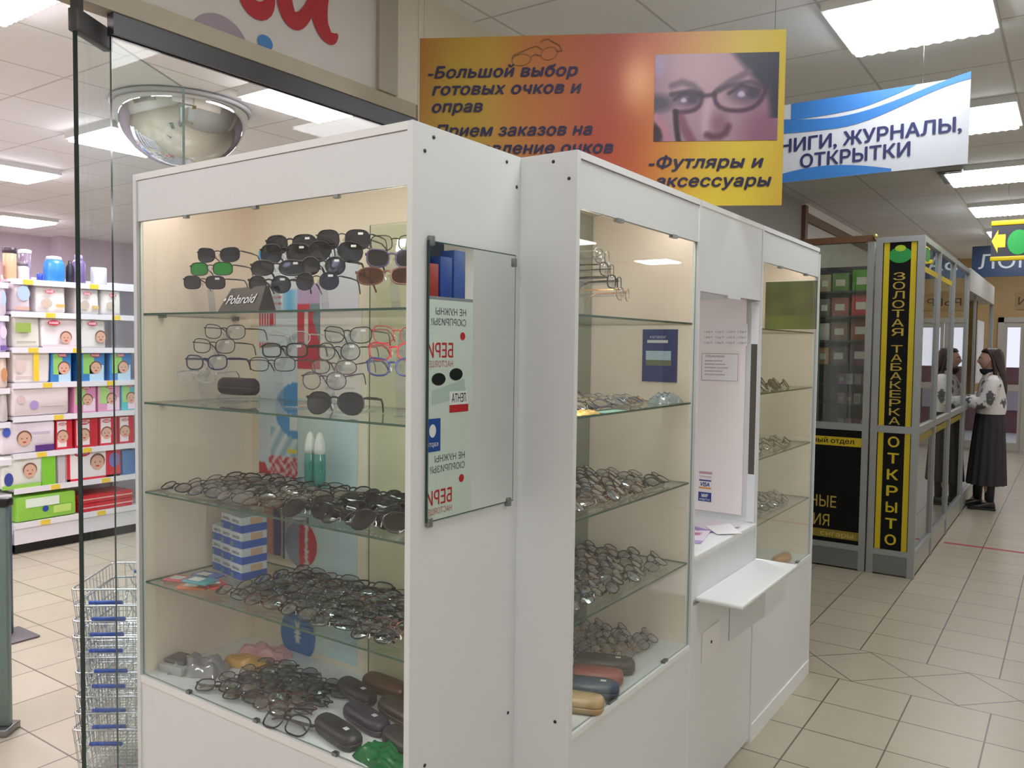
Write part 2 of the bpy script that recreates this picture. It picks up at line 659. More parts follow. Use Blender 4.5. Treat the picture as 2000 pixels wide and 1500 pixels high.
# glazed double door at the far end
DFR = M('pale grey door frame', (176, 172, 166), 0.45)
dr = MB()
for a, b in ((-1.06, -0.98), (-0.70, -0.60), (0.65, 0.75)):
    dr.box(a, b, 15.26, 15.34, 0, 2.16, DFR)
dr.box(-1.06, 0.75, 15.26, 15.34, 2.08, 2.16, DFR)
door = struct(dr, 'door_1')
for k, (a, b) in enumerate(((-0.98, -0.70), (-0.60, 0.02), (0.03, 0.65))):
    lf = MB()
    lf.box(a, a + 0.05, 15.28, 15.32, 0.02, 2.08, DFR)
    lf.box(b - 0.05, b, 15.28, 15.32, 0.02, 2.08, DFR)
    for z0, z1 in ((0.02, 0.14), (0.98, 1.08), (2.0, 2.08)):
        lf.box(a + 0.05, b - 0.05, 15.28, 15.32, z0, z1, DFR)
    lo = lf.build('door_leaf', door)
    MB().pane(a + 0.05, b - 0.05, 15.296, 15.304, 0.14, 2.0, GLASS, GEDGE, 'y').build('door_glass', lo)
# the snowy street seen through the far door is a bright daylight view
yard = MB()
yard.box(-4.5, 4.5, 19.0, 19.1, 1.3, 3.4, emit('overcast sky light', (228, 226, 240), 1.15))
yard.box(-4.5, 4.5, 18.9, 19.0, 0.0, 1.3, M('mauve brick building', (150, 112, 122), 0.8, var=0.2, scale=4))
yard.box(-4.5, 4.5, 15.6, 18.9, -0.05, 0.0, M('trodden snow', (226, 224, 232), 0.8, var=0.06))
for k, xx in enumerate((-2.6, -1.25, -0.62, 0.4, 1.4)):
    yard.box(xx, xx + 0.42, 18.86, 18.9, 0.45, 0.95, M('pale window', (214, 208, 226), 0.3))
tag(yard.build('exterior'), kind='structure')

struct(MB().box(-0.86, 1.2, 7.60, 7.65, 0.0, 0.0015, M('red floor tape', (176, 70, 74), 0.5)), 'trim_2')

# ------------------------------------------------------------------ ceiling lights
LFR = M('white enamel frame', (225, 226, 226), 0.4)


def light_panel(x, y, label, hall=True, group=None, w=0.6, d=0.6):
    t = empty('ceiling_light', (x + w / 2, y + d / 2, CEIL), label, 'ceiling light', group)
    fr = MB()
    a, b, e = w / 2 + 0.018, d / 2 + 0.018, 0.02
    fr.box(-a, a, -b, -b + e, -0.012, 0.03, LFR).box(-a, a, b - e, b, -0.012, 0.03, LFR)
    fr.box(-a, -a + e, -b + e, b - e, -0.012, 0.03, LFR).box(a - e, a, -b + e, b - e, -0.012, 0.03, LFR)
    fr.build('frame', t)
    # ribbed opal diffuser
    df = MB()
    n = 12
    em = emit('hall light', (250, 252, 255), LIGHT_HALL) if hall else emit('shop light', (253, 247, 255), LIGHT_SHOP)
    rows = []
    for i in range(n * 2 + 1):
        xx = -a + e + (2 * (a - e)) * i / (n * 2)
        rows.append((xx, -0.030 - 0.006 * (i % 2)))
    v, f = [], []
    for xx, zz in rows:
        v += [(xx, -b + e, zz), (xx, b - e, zz)]
    for i in range(len(rows) - 1):
        f.append((2 * i, 2 * i + 1, 2 * i + 3, 2 * i + 2))
    df.add(v, f, em)
    for k_ in (0, len(rows) - 1):                  # glowing rims, added so the panel lights the ceiling too
        xx = rows[k_][0]
        df.add([(xx, -b + e, 0), (xx, b - e, 0), (xx, b - e, -.03), (xx, -b + e, -.03)], [(0, 1, 2, 3)], em)
    for yy in (-b + e, b - e):
        df.add([(-a + e, yy, 0), (a - e, yy, 0), (a - e, yy, -.03), (-a + e, yy, -.03)], [(0, 1, 2, 3)], em)
    df.build('diffuser', t)
    return t


for y, lb in ((3.785, 'big square ceiling light panel nearest above the blue and white hanging sign'),
              (5.74, 'ceiling light panel just past the edge of the blue and white hanging sign'),
              (7.70, 'ceiling light panel beside the air vent in the aisle ceiling'),
              (9.67, 'ceiling light panel between the air vent and the arrow sign'),
              (11.7, 'small far ceiling light panel next to the yellow arrow sign')):
    light_panel(-0.965, y, lb)
for y in (1.83, -0.12, -2.1):
    light_panel(-0.965, y, 'square ceiling light panel over the aisle in front of the display cases', True, 'aisle ceiling lights')
light_panel(-0.965, 13.6, 'ceiling light panel by the far glazed door', True)
for x in (1.6, 3.6):
    for y in (-2.1, 1.83, 5.74, 9.67, 12.7):
        light_panel(x, y, 'square ceiling light panel on the open side of the hall', True, 'open hall ceiling lights')
light_panel(-4.22, 3.17, 'ceiling light panel showing under the dark beam next to the mirror dome', False)
light_panel(-6.18, 3.12, 'ceiling light panel partly hidden behind the mirror dome', False)
light_panel(-4.20, 1.23, 'ceiling light panel in the shop ceiling nearest the glass door', False)
light_panel(-11.4, 4.6, 'far ceiling light panel above the bottles on the shelf unit', False, None, 0.75, 0.62)
for x, y in ((-8.2, 1.2), (-8.2, 3.15), (-6.2, 1.2), (-10.2, 1.2), (-8.2, 6.4), (-8.2, 10.2), (-6.2, -0.75), (-4.2, -0.75), (-9.6, -2.5), (-5, -3)):
    light_panel(x, y, 'square ceiling light panel deeper in the baby goods shop', False, 'shop ceiling lights')

# air vent in the aisle ceiling
t = empty('air_vent', (-0.92, 7.9, CEIL), 'dark slatted air vent set in the aisle ceiling below the blue and white sign', 'air vent')
MB().box(-0.1, 0.1, -0.31, 0.31, -0.012, 0.02, M('vent frame', (150, 150, 146), 0.5)).build('frame', t)
v_ = MB()
for i in range(9):
    v_.box(-0.085, 0.085, -0.28 + i * 0.063, -0.25 + i * 0.063, -0.022, -0.013, M('vent slats', (84, 84, 80), 0.5))
v_.build('slats', t)

# ------------------------------------------------------------------ mirror dome under the shop ceiling
dc = (-4.82, 3.16, CEIL + 0.02)
t = empty('mirror_dome', dc, 'half-round convex mirror dome hanging under the shop ceiling', 'mirror')
prof = [(0.0, -0.385)] + [(0.41 * math.sin(a), -0.385 * math.cos(a)) for a in [i * PI / 2 / 16 for i in range(1, 17)]]
rings = [[(r * math.cos(2 * PI * k / 40), r * math.sin(2 * PI * k / 40), z) for k in range(40)] for r, z in prof[1:]]
dm = MB()
mm, nt, out = new_mat('dome mirror acrylic')
g = nt.nodes.new('ShaderNodeBsdfGlossy')
g.inputs['Color'].default_value = (0.82, 0.85, 0.86, 1)
g.inputs['Roughness'].default_value = 0.03
nt.links.new(g.outputs[0], out.inputs['Surface'])
dm.loft(rings, mm, cap=True)
dm.build('dome', t)
MB().lathe([(0.405, 0.0), (0.43, 0.0), (0.435, -0.012), (0.42, -0.022), (0.405, -0.02)], (0, 0, 0), M('dome rim', (176, 178, 182), 0.3), 40).build('rim', t)

# ------------------------------------------------------------------ shop fascia, beam and glass
t = empty('shop_sign', (-2.40, 1.6, 2.63), 'white shop fascia board with big red cursive letters and coloured dots', 'shop sign')
SO = (-2.40, 1.6, 2.63)
fb = MB().box(-2.47, -2.405, 0.55, 2.46, 2.645, CEIL + 0.02, M('fascia white', (200, 194, 188), 0.5, var=0.02))
fb.build('board', t, SO)
MB().box(-2.47, -2.398, 0.55, 2.70, 2.585, 2.645, M('beige fascia strip', (176, 166, 146), 0.5)).build('bottom_strip', t, SO)
MB().box(-2.47, -2.385, 2.46, 2.57, 2.645, CEIL + 0.02, M('beige pilaster', (168, 160, 146), 0.5)).box(-2.47, -2.405, 2.57, 2.72, 2.645, CEIL + 0.02, CREAM).build('end_post', t, SO)
RED = M('red letter vinyl', (168, 34, 44), 0.4)
o0 = (-2.403, 0, 0)
le = MB()
# the bowl of the letter before, then an "a" with a curled tail, cut by the ceiling
th = [PI * 0.85 + i * PI * 1.25 / 14 for i in range(15)]
le.ribbon([(1.868 + 0.062 * math.cos(a), 2.835 + 0.072 * math.sin(a)) for a in th], [0.02 + 0.045 * math.sin(i / 14 * PI) for i in range(15)], o0, Y, Z, RED, 0.002)
le.ribbon([(1.806, 2.85), (1.80, 2.95), (1.83, 3.05), (1.88, 3.08), (1.92, 3.04), (1.90, 2.95), (1.82, 2.90)], [0.04, 0.05, 0.045, 0.04, 0.045, 0.03, 0.012], o0, Y, Z, RED, 0.0022, True)
ab = [(2.155, 3.02), (2.13, 3.06), (2.07, 3.08), (2.01, 3.03), (1.985, 2.94), (1.985, 2.86), (2.005, 2.80), (2.035, 2.783), (2.07, 2.80), (2.105, 2.85), (2.14, 2.93)]
le.ribbon(ab, [0.03, 0.04, 0.05, 0.065, 0.075, 0.075, 0.072, 0.068, 0.055, 0.045, 0.04], o0, Y, Z, RED, 0.0024, True)
le.ribbon([(2.19, 3.09), (2.17, 2.98), (2.155, 2.88), (2.160, 2.82), (2.185, 2.785), (2.215, 2.775), (2.238, 2.79), (2.243, 2.802)], [0.075, 0.08, 0.082, 0.078, 0.066, 0.05, 0.025, 0.006], o0, Y, Z, RED, 0.0026, True)
le.build('lettering', t, SO)
ml = MB().poly([p for p in circle(1.722, 2.60, 0.113, 0.098, 40, 0.47, PI - 0.47)], o0, Y, Z, M('mauve vinyl', (150, 136, 146), 0.5), 0.001)
ml.build('dot', t, SO)
MB().poly(circle(1.904, 2.663, 0.033, 0.026), o0, Y, Z, M('blue vinyl', (62, 120, 176), 0.45), 0.002).build('dot', t, SO)

struct(MB().box(-2.44, -2.405, 1.352, 2.72, 2.52, 2.585, DARKMETAL), 'trim_3')     # door head beam
gp = MB().pane(-2.428, -2.418, 1.352, 2.70, 0.01, 2.52, GLASS, GEDGE_D, 'x')
tag(gp.build('window_1'), kind='structure')

# pivoted glass door leaf standing open into the shop
t = empty('glass_door', (-2.40, 1.236, 0.0), 'frameless glass door leaf standing open beside the display case', 'door', None, (0, 0, math.radians(120)))
MB().pane(0.0, 0.64, -0.005, 0.005, 0.015, 2.53, GLASS_G, RIM, 'y').build('glass_leaf', t)
pf = MB().rbox(-0.012, 0.165, -0.016, 0.016, 2.488, 2.553, DARKMETAL, 0.004).box(-0.005, 0.02, -0.012, 0.012, 2.553, 2.59, DARKMETAL)
pf.box(-0.004, 0.0, -0.006, 0.006, 0.015, 2.488, GEDGE_D)
pf.build('patch_fitting', t)
MB().rbox(-0.012, 0.165, -0.016, 0.016, 0.01, 0.075, DARKMETAL, 0.004).build('bottom_fitting', t)

# ------------------------------------------------------------------ orange banner
TL, TR = Vector((-2.054, 2.332, 2.741)), Vector((-0.893, 2.978, 2.741))
W, Hh = (TR - TL).length, 0.622
rv = (TR - TL).normalized()
t = empty('hanging_banner', (TL + TR) / 2 - Z * Hh, 'orange and yellow optician banner hanging over the display cases', 'banner')
BO = t.location.copy()
BL = TL - Z * Hh


def bcol(u, v):
    top = [(0, (168, 112, 40)), (.10, (176, 142, 36)), (.2, (182, 148, 40)), (.3, (176, 112, 44)), (.42, (168, 92, 46)), (.55, (154, 62, 38)), (.64, (170, 84, 42)), (.75, (184, 124, 52)), (.88, (198, 170, 54)), (1, (204, 186, 60))]
    bot = [(0, (178, 136, 40)), (.07, (196, 172, 40)), (.14, (196, 164, 44)), (.25, (204, 140, 56)), (.38, (196, 110, 56)), (.5, (186, 74, 46)), (.6, (200, 100, 46)), (.68, (222, 152, 50)), (.78, (230, 204, 54)), (.9, (236, 214, 58)), (1, (218, 184, 62))]
    c = mixc(ramp(u, top), ramp(u, bot), v)
    g = math.exp(-(((u - .61) / .05) ** 2 + ((v - .28) / .16) ** 2) - 1.2 * (u - .61) * (v - .28) * -40 * .1)
    c = mixc(c, (244, 190, 140), 0.75 * g)
    return [c[0] * .88, c[1] * .86, c[2] * .85]


bk = MB()
v8 = [BL, BL + rv * W, BL + rv * W + Z * Hh, BL + Z * Hh]
nb = rv.cross(Z).normalized()
bk.add([p - nb * 0.006 for p in v8] + [p - nb * 0.001 for p in v8], [(3, 2, 1, 0), (0, 1, 5, 4), (1, 2, 6, 5), (2, 3, 7, 6), (3, 0, 4, 7), (4, 5, 6, 7)], M('banner board', (206, 176, 66), 0.5))
bk.build('board', t, BO)
pg = print_grid('printed_face', BL - BO, rv * W, Z * Hh, 90, 44, bcol, t)


def seg_d(px, py, pts):
    best = 9
    for (ax, ay), (bx, by) in zip(pts, pts[1:]):
        dx, dy = bx - ax, by - ay
        tt = max(0, min(1, ((px - ax) * dx + (py - ay) * dy) / (dx * dx + dy * dy + 1e-9)))
        best = min(best, math.hypot(px - ax - tt * dx, py - ay - tt * dy))
    return best


def soft(d, w, s):
    return max(0.0, min(1.0, (w + s - d) / s))


def face(u, v):
    """portrait crop of a woman in dark glasses; u, v scaled so that the picture is 1.42 x 1"""
    x, y = u * 1.42, v
    c = mixc((172, 146, 150), (190, 164, 160), math.exp(-((x - .55) / .45) ** 2 - ((y - .25) / .35) ** 2))
    c = mixc(c, (140, 92, 112), soft(math.hypot((x - 1.28) / .35, (y - .92) / .5), .35, .8) * .8)
    c = mixc(c, (150, 122, 132), max(0, .25 - x) * 2.4)
    # hair, top right and right edge
    hr = (x - 1.0) * 0.9 + (0.22 - y) * 0.75
    if y < .75:
        c = mixc(c, (52, 52, 66), soft(-hr, -.12, .1))
        c = mixc(c, (52, 54, 68), soft(-(x - 1.24 - .10 * y * 1.2), -.05, .08))
    c = mixc(c, (74, 70, 82), soft(math.hypot((x - 0.02) / .24, (y - .56) / .12), .45, .75) * .9)
    c = mixc(c, (170, 160, 180), soft(math.hypot((x - .05) / .10, (y - .12) / .16), .4, .7) * .7)
    # brows
    c = mixc(c, (112, 96, 108), soft(seg_d(x, y, [(.74, .42), (.86, .33), (1.08, .22)]), .018, .04) * .9)
    c = mixc(c, (104, 92, 102), soft(seg_d(x, y, [(.2, .36), (.32, .32), (.44, .36), (.53, .44)]), .015, .045) * .8)
    # eye sockets, irises, whites
    for ex, ey, s in ((.36, .52, .9), (1.02, .46, 1.15)):
        c = mixc(c, (104, 88, 102), soft(math.hypot((x - ex - .05) / (.22 * s), (y - ey) / (.12 * s)), .5, .7) * .9)
        c = mixc(c, (66, 60, 76), soft(math.hypot((x - ex - .1 * s) / (.09 * s), (y - ey) / (.07 * s)), .5, .5) * .9)
        c = mixc(c, (206, 202, 220), soft(math.hypot((x - ex + .02) / (.05 * s), (y - ey - .01) / (.036 * s)) + 1.2 * max(0, abs(x - ex + .02) / (.05 * s) - (y - ey + .05 * s) / (.09 * s)), .5, .6) * .9)
        c = mixc(c, (70, 56, 70), soft(seg_d(x, y, [(ex - .14 * s, ey + .0), (ex - .02, ey - .075 * s), (ex + .16 * s, ey - .03)]), .008, .025) * .9)
    # spectacle frame
    l1 = [(.24, .655), (.32, .665), (.40, .66), (.47, .64), (.52, .60), (.548, .55), (.553, .50), (.53, .46)]
    l2 = [(.70, .46), (.695, .51), (.71, .56), (.75, .61), (.81, .64), (.88, .655), (.97, .66), (1.06, .65), (1.13, .625), (1.19, .585), (1.23, .53), (1.26, .47), (1.28, .41)]
    br = [(.53, .47), (.60, .485), (.68, .47)]
    for L in (l1, l2, br):
        c = mixc(c, (72, 48, 66), soft(seg_d(x, y, L), .011, .028) * .92)
    c = mixc(c, (60, 44, 60), soft(seg_d(x, y, [(.53, .46), (.42, .43), (.2, .46)]), .014, .03) * .8)
    c = mixc(c, (64, 48, 64), soft(seg_d(x, y, [(.70, .44), (.84, .38), (1.1, .33), (1.28, .40)]), .012, .03) * .6)
    # nose
    c = mixc(c, (206, 180, 184), soft(seg_d(x, y, [(.62, .56), (.60, .75), (.60, .88)]), .02, .06) * .8)
    c = mixc(c, (132, 92, 100), soft(math.hypot((x - .76) / .13, (y - .80) / .16), .3, .9) * .75)
    c = mixc(c, (92, 52, 64), soft(seg_d(x, y, [(.62, .93), (.68, .955), (.76, .95), (.83, .91), (.86, .84)]), .012, .05) * .9)
    # hand and the temple arm
    c = mixc(c, (120, 60, 84), soft(seg_d(x, y, [(.30, .72), (.36, .86), (.44, 1.0)]), .03, .05) * .7)
    c = mixc(c, (58, 34, 44), soft(math.hypot((x - .02) / .12, (y - .92) / .2), .5, .4))
    c = mixc(c, (188, 136, 142), soft(seg_d(x, y, [(.02, .72), (.12, .84), (.18, 1.0)]), .025, .03))
    c = mixc(c, (46, 34, 44), soft(seg_d(x, y, [(.25, .66), (.255, .75), (.265, .85), (.29, 1.0)]), .018, .025))
    return [c[0] * .84, c[1] * .80, c[2] * .86]


pc = (.653, .983, .128, .628)
print_grid('portrait', (BL - BO) + rv * (W * pc[0]) + Z * (Hh * (1 - pc[3])) + nb * 0.002, rv * (W * (pc[1] - pc[0])), Z * (Hh * (pc[3] - pc[2])), 110, 78, face, t)
NAVY = M('navy lettering', (24, 18, 62), 0.5, var=0.02)
lt = MB()
for s_, u0, u1, vb in (('-Большой выбор', .024, .444, .238), ('готовых очков и', .036, .455, .338), ('оправ', .036, .181, .440),
                       ('-Прием заказов на', .030, .487, .583), ('изготовление очков', .042, .545, .690),
                       ('-Футляры и', .641, .949, .782), ('аксессуары', .660, .971, .890)):
    text_mb(lt, s_, NAVY, BL - BO + rv * (W * u0) + Z * (Hh * (1 - vb)), rv, Z, 0.058, W * (u1 - u0), 0.030, 0.22, 1.05, lift=0.0035)
lt.build('lettering', t)
gl_ = MB()
GB = M('brown line print', (110, 70, 40), 0.5)


def bp(zx, zy):
    return ((zx - 50) / 1890 * W, Hh * (1 - (zy - 66) / 895))


def ring(mb, cx, cy, rx, ry, ang, w, m):
    P = []
    for i in range(29):
        a = 2 * PI * i / 28
        dx, dy = rx * math.cos(a), ry * math.sin(a)
        P.append(bp(cx + dx * math.cos(ang) - dy * math.sin(ang), cy + dx * math.sin(ang) + dy * math.cos(ang)))
    mb.ribbon(P, w, BL - BO, rv, Z, m, 0.003)


ring(gl_, 592, 192, 50, 30, -.12, .0022, GB)
ring(gl_, 738, 162, 44, 32, -.3, .0022, GB)
for P in ([(642, 178), (665, 165), (694, 172)], [(542, 190), (550, 168), (640, 130), (672, 122), (700, 140)], [(775, 150), (806, 150), (790, 120), (730, 86), (700, 92), (690, 104)]):
    gl_.ribbon([bp(*p) for p in P], .0035, BL - BO, rv, Z, GB, 0.003)
gl_.build('spectacles_print', t)
for f in (.012, .97):
    p = TL + rv * (W * f)
    MB().tube([p - BO, p - BO + Z * (CEIL + 0.03 - TL.z)], 0.0012, STEEL, 4).build('hanging_wire', t)

# ------------------------------------------------------------------ blue and white sign
yS = 4.3
x0, x1 = -1.60, -0.445
z0s, z1s = 2.465, 2.862
BS = Vector(((x0 + x1) / 2, yS, z0s))
t = empty('hanging_sign', BS, 'white hanging sign with blue waves advertising books, magazines and cards', 'sign')
w_, h_ = x1 - x0, z1s - z0s
MB().box(x0, x1, yS, yS + 0.012, z0s, z1s, M('sign white', (192, 196, 204), 0.35, var=0.01)).build('board', t, BS)
so = Vector((x0, yS, z0s)) - BS
wv = MB()
BLUE = M('wave blue', (48, 112, 182), 0.4)


def band(fa, fb, m, u0=0, u1=1, n=24):
    P = [(u0 + (u1 - u0) * i / n) for i in range(n + 1)]
    top = [(p * w_, fa(p) * h_) for p in P]
    bot = [(p * w_, fb(p) * h_) for p in reversed(P)]
    v = [so + X * a + Z * b - Y * 0.002 for a, b in top + bot]
    k = n + 1
    wv.add(v, [(i, 2 * k - 1 - i, 2 * k - 2 - i, i + 1) for i in range(n)], m)


sm = lambda t: t * t * (3 - 2 * t)
band(lambda u: min(1.0, 1.0), lambda u: 1 - .11 - .10 * math.sin(PI * min(1, u * 1.25)) + .17 * sm(max(0, (u - .55) / .45)), BLUE, .30, .80)
band(lambda u: .90 - .16 * math.sin(PI * min(1, max(0, (u - .1)) * 1.05)) + .18 * sm(max(0, (u - .45) / .55)), lambda u: .70 - .09 * math.sin(PI * u) + .27 * sm(max(0, (u - .5) / .5)), BLUE, .0, 1.0)
band(lambda u: .14 * math.sin(PI * min(1, max(0, (u - .12)) / .62)) + .02, lambda u: 0.0, BLUE, .12, .72)
wv.build('wave_print', t)
NV = M('dark navy print', (38, 44, 92), 0.4)
l_ = MB()
text_mb(l_, 'КНИГИ, ЖУРНАЛЫ,', NV, so + X * (w_ * 0.20) + Z * (h_ * .385) - Y * .003, X, Z, h_ * .23, w_ * .775, .028)
text_mb(l_, 'ОТКРЫТКИ', NV, so + X * (w_ * .345) + Z * (h_ * .165) - Y * .003, X, Z, h_ * .23, w_ * .445, .028)
l_.build('lettering', t)
MB().tube([(0.2 - w_ / 2, .006, h_), (0.2 - w_ / 2, .006, CEIL + .03 - z0s)], .0012, STEEL, 4).build('hanging_wire', t)
MB().tube([(w_ / 2 - .2, .006, h_), (w_ / 2 - .2, .006, CEIL + .03 - z0s)], .0012, STEEL, 4).build('hanging_wire', t)

# ================================================================== DISPLAY CASES
X1, XL, Y1, Y2, X2, Y3, Y4, Y5, TOP = -1.2033, -2.2983, 1.3454, 1.7652, -1.0344, 2.5816, 3.2183, 4.0986, 2.089
SH = (0.600, 0.880, 1.152, 1.420, 1.684)
GT = 1.948
SCREW = M('dark screw head', (52, 50, 50), 0.5)
CLIP = M('steel clip', (140, 142, 142), 0.3, 0.8)


def screws(pts, axis, case, o, r=0.0045):
    for p in pts:
        mb = MB()
        c = [Vector(p) + v for v in ([Y * (r * math.cos(a)) + Z * (r * math.sin(a)) for a in [k * PI / 4 for k in range(8)]] if axis == 'x'
                                     else [X * (r * math.cos(a)) + Z * (r * math.sin(a)) for a in [k * PI / 4 for k in range(8)]])]
        ax = X if axis == 'x' else -Y
        mb.loft([[q - ax * 0.001 for q in c], [q + ax * 0.0015 for q in c]], SCREW)
        mb.build('screw', case, o)


# ---- the case that stands across the end (its glass faces the viewer)
O1 = ((X1 + XL) / 2, (Y1 + Y2) / 2, 0)
c1 = empty('display_case', O1, 'tall white glass-fronted eyewear case nearest the viewer, standing crosswise by the glass door', 'display case')
th = 0.016
BACK1 = Y2 - 0.016
MB().box(X1 - th, X1, Y1, Y2, 0.0, TOP, WHITE).build('side_panel', c1, O1)
MB().box(XL, XL + th, Y1, Y2, 0.0, TOP, WHITE).box(XL + th, XL + th + 0.002, Y1 + 0.02, BACK1, SH[0], TOP - .025, BEIGE).build('side_panel', c1, O1)
MB().box(X1 - th - .003, X1 - th - .001, Y1 + 0.02, BACK1, SH[0], TOP - .025, BEIGE).build('side_lining', c1, O1)
MB().box(XL + th, X1 - th, Y1, Y2, TOP - 0.018, TOP, WHITE_EDGE).build('top_panel', c1, O1)
MB().box(XL + th, X1 - th, Y1 + 0.004, Y1 + 0.018, GT + 0.004, TOP - 0.0195, WHITE).build('header_panel', c1, O1)
MB().box(XL + th, X1 - th, Y1 + 0.0185, BACK1, TOP - .024, TOP - .0185, BEIGE).build('ceiling_panel', c1, O1)
MB().box(XL + th, X1 - th, Y1 + 0.004, Y1 + 0.018, 0.0, SH[0] - 0.024, WHITE).build('front_panel', c1, O1)
MB().box(XL + th, X1 - th, Y1 + 0.001, BACK1, SH[0] - 0.024, SH[0] - 0.003, WHITE_EDGE).build('base_shelf', c1, O1)
MB().box(XL + th, X1 - th, BACK1, Y2, 0.0, TOP - 0.018, M('case back board', (232, 222, 204), 0.5, var=0.02)).build('back_panel', c1, O1)
MB().pane(XL + th + .003, X1 - th - .003, Y1 + 0.008, Y1 + 0.012, SH[0], GT + 0.003, GLASS, RIM, 'y').build('glass_front', c1, O1)
for z in SH[1:]:
    MB().pane(XL + th + .004, X1 - th - .004, Y1 + 0.018, BACK1 - 0.024, z - 0.0055, z, GLASS_S, GEDGE, 'z').build('shelf', c1, O1)
# sliding glass pane in front of the back board
MB().pane(-1.712, X1 - th - .004, BACK1 - 0.020, BACK1 - 0.016, SH[0], GT, glass('back slider glass', (246, 249, 244), 0.8), GEDGE, 'y').build('sliding_pane', c1, O1)
screws([(X1, 1.385, 2.03), (X1, 1.415, 2.066), (X1, 1.70, 2.066), (X1, 1.745, 2.01), (X1, 1.40, 0.63), (X1, 1.735, 0.63)], 'x', c1, O1)
def clip(case, o, *b):
    MB().box(*b, CLIP).build('clip', case, o)


for xx in (-2.05, -1.75, -1.45):
    clip(c1, O1, xx - .008, xx + .008, Y1 + .005, Y1 + .016, GT - .004, GT + .005)
    clip(c1, O1, xx - .008, xx + .008, Y1 + .004, Y1 + .016, SH[0] - .003, SH[0] + .006)
for z in SH[1:]:
    for yy in (1.42, 1.68):
        clip(c1, O1, XL + th + .002, XL + th + .02, yy - .008, yy + .008, z - .012, z - .006)
        clip(c1, O1, X1 - th - .02, X1 - th - .003, yy - .008, yy + .008, z - .012, z - .006)
LAMP = emit('case strip lamp', (255, 247, 238), LIGHT_CASE)
LAMPB = M('lamp housing', (190, 188, 184), .4)
lb = MB().box(XL + th + .03, X1 - th - .03, Y1 + .022, Y1 + .062, TOP - .036, TOP - .0242, LAMPB).build('strip_lamp', c1, O1)
MB().box(XL + th + .035, X1 - th - .035, Y1 + .025, Y1 + .059, TOP - .044, TOP - .0361, LAMP).build('lamp_tube', lb, O1)


LED = emit('case edge lamp', (255, 248, 240), LIGHT_STRIP)
lb = MB().box(X1 - th - .0125, X1 - th - .0032, Y1 + .020, Y1 + .036, SH[0] + .14, GT - .02, LAMPB).build('edge_lamp', c1, O1)
MB().box(X1 - th - .016, X1 - th - .0126, Y1 + .022, Y1 + .034, SH[0] + .145, GT - .025, LED).build('lamp_tube', lb, O1)


def long_case(ya, yb, label, xb, end_short=False):
    """a case of the long row: its glass faces the aisle (+x)"""
    o = ((X2 + xb) / 2, (ya + yb) / 2, 0)
    c = empty('display_case', o, label, 'display case')
    e = 0.017
    MB().box(xb, X2, ya, ya + e, 0.0, TOP, WHITE).box(xb + .02, X2 - .02, ya + e, ya + e + .002, SH[0], TOP - .025, BEIGE).build('side_panel', c, o)
    zt = TOP - 0.028 if end_short else TOP
    MB().box(xb, X2, yb - e, yb, 0.0, zt, WHITE).box(xb + .02, X2 - .02, yb - e - .002, yb - e, SH[0], TOP - .025, BEIGE).build('side_panel', c, o)
    MB().box(xb, X2, ya + e, yb - e, TOP - 0.018, TOP, WHITE_EDGE).build('top_panel', c, o)
    MB().box(X2 - .018, X2 - .004, ya + e, yb - e, GT + 0.002, TOP - 0.0205, WHITE).build('header_panel', c, o)
    MB().box(xb + .02, X2 - .0185, ya + e, yb - e, TOP - .024, TOP - .0185, BEIGE).build('ceiling_panel', c, o)
    MB().box(X2 - .018, X2 - .004, ya + e, yb - e, 0.07, SH[0] - .016, WHITE).build('front_panel', c, o)
    MB().box(xb + .02, X2 - 0.001, ya + e, yb - e, SH[0] - .016, SH[0], WHITE_EDGE).build('base_shelf', c, o)
    MB().box(X2 - .03, X2 + .002, ya + .004, yb - .004, 0.0, 0.07, WHITE_EDGE).build('plinth', c, o)
    bk = MB().box(xb, xb + .015, ya + e, yb - e, 0.0, TOP - .018, WHITE)
    bk.box(xb + .015, xb + .018, ya + e + .002, yb - e - .002, SH[0], TOP - .025, M('grey-green back glass', (142, 144, 132), 0.12))
    bk.build('back_panel', c, o)
    MB().pane(X2 - .012, X2 - .008, ya + e + .002, yb - e - .002, SH[0] + .001, GT + .001, GLASS, RIM, 'x').build('glass_front', c, o)
    for z in SH[1:]:
        MB().pane(xb + .024, X2 - .016, ya + e + .004, yb - e - .004, z + .0005 - .006, z + .0005, GLASS_S, GEDGE, 'z').build('shelf', c, o)
    for f in (.3, .75):
        yy = ya + (yb - ya) * f
        clip(c, o, X2 - .016, X2 - .003, yy - .02, yy + .02, GT - .006, GT + .004)
        clip(c, o, X2 - .016, X2 - .003, yy - .015, yy + .015, SH[0], SH[0] + .008)
    lb = MB().box(X2 - .062, X2 - .024, ya + .05, yb - .05, TOP - .036, TOP - .0242, LAMPB).build('strip_lamp', c, o)
    MB().box(X2 - .059, X2 - .027, ya + .055, yb - .055, TOP - .044, TOP - .0361, LAMP).build('lamp_tube', lb, o)
    lb = MB().box(X2 - .036, X2 - .020, ya + e + .0022, ya + e + .011, SH[0] + .14, GT - .02, LAMPB).build('edge_lamp', c, o)
    MB().box(X2 - .034, X2 - .022, ya + e + .0111, ya + e + .0145, SH[0] + .145, GT - .025, LED).build('lamp_tube', lb, o)
    return c, o


XB = -1.452
c2, O2 = long_case(Y2, Y3, 'white eyewear case in the long row, standing right behind the mirror panel', XB)
screws([(-1.105, Y2, 2.067), (-1.058, Y2, 2.02), (-1.075, Y2, 0.63)], 'y', c2, O2)
c4, O4 = long_case(Y4, Y5, 'white eyewear case at the far end of the long row past the service window', XB, True)

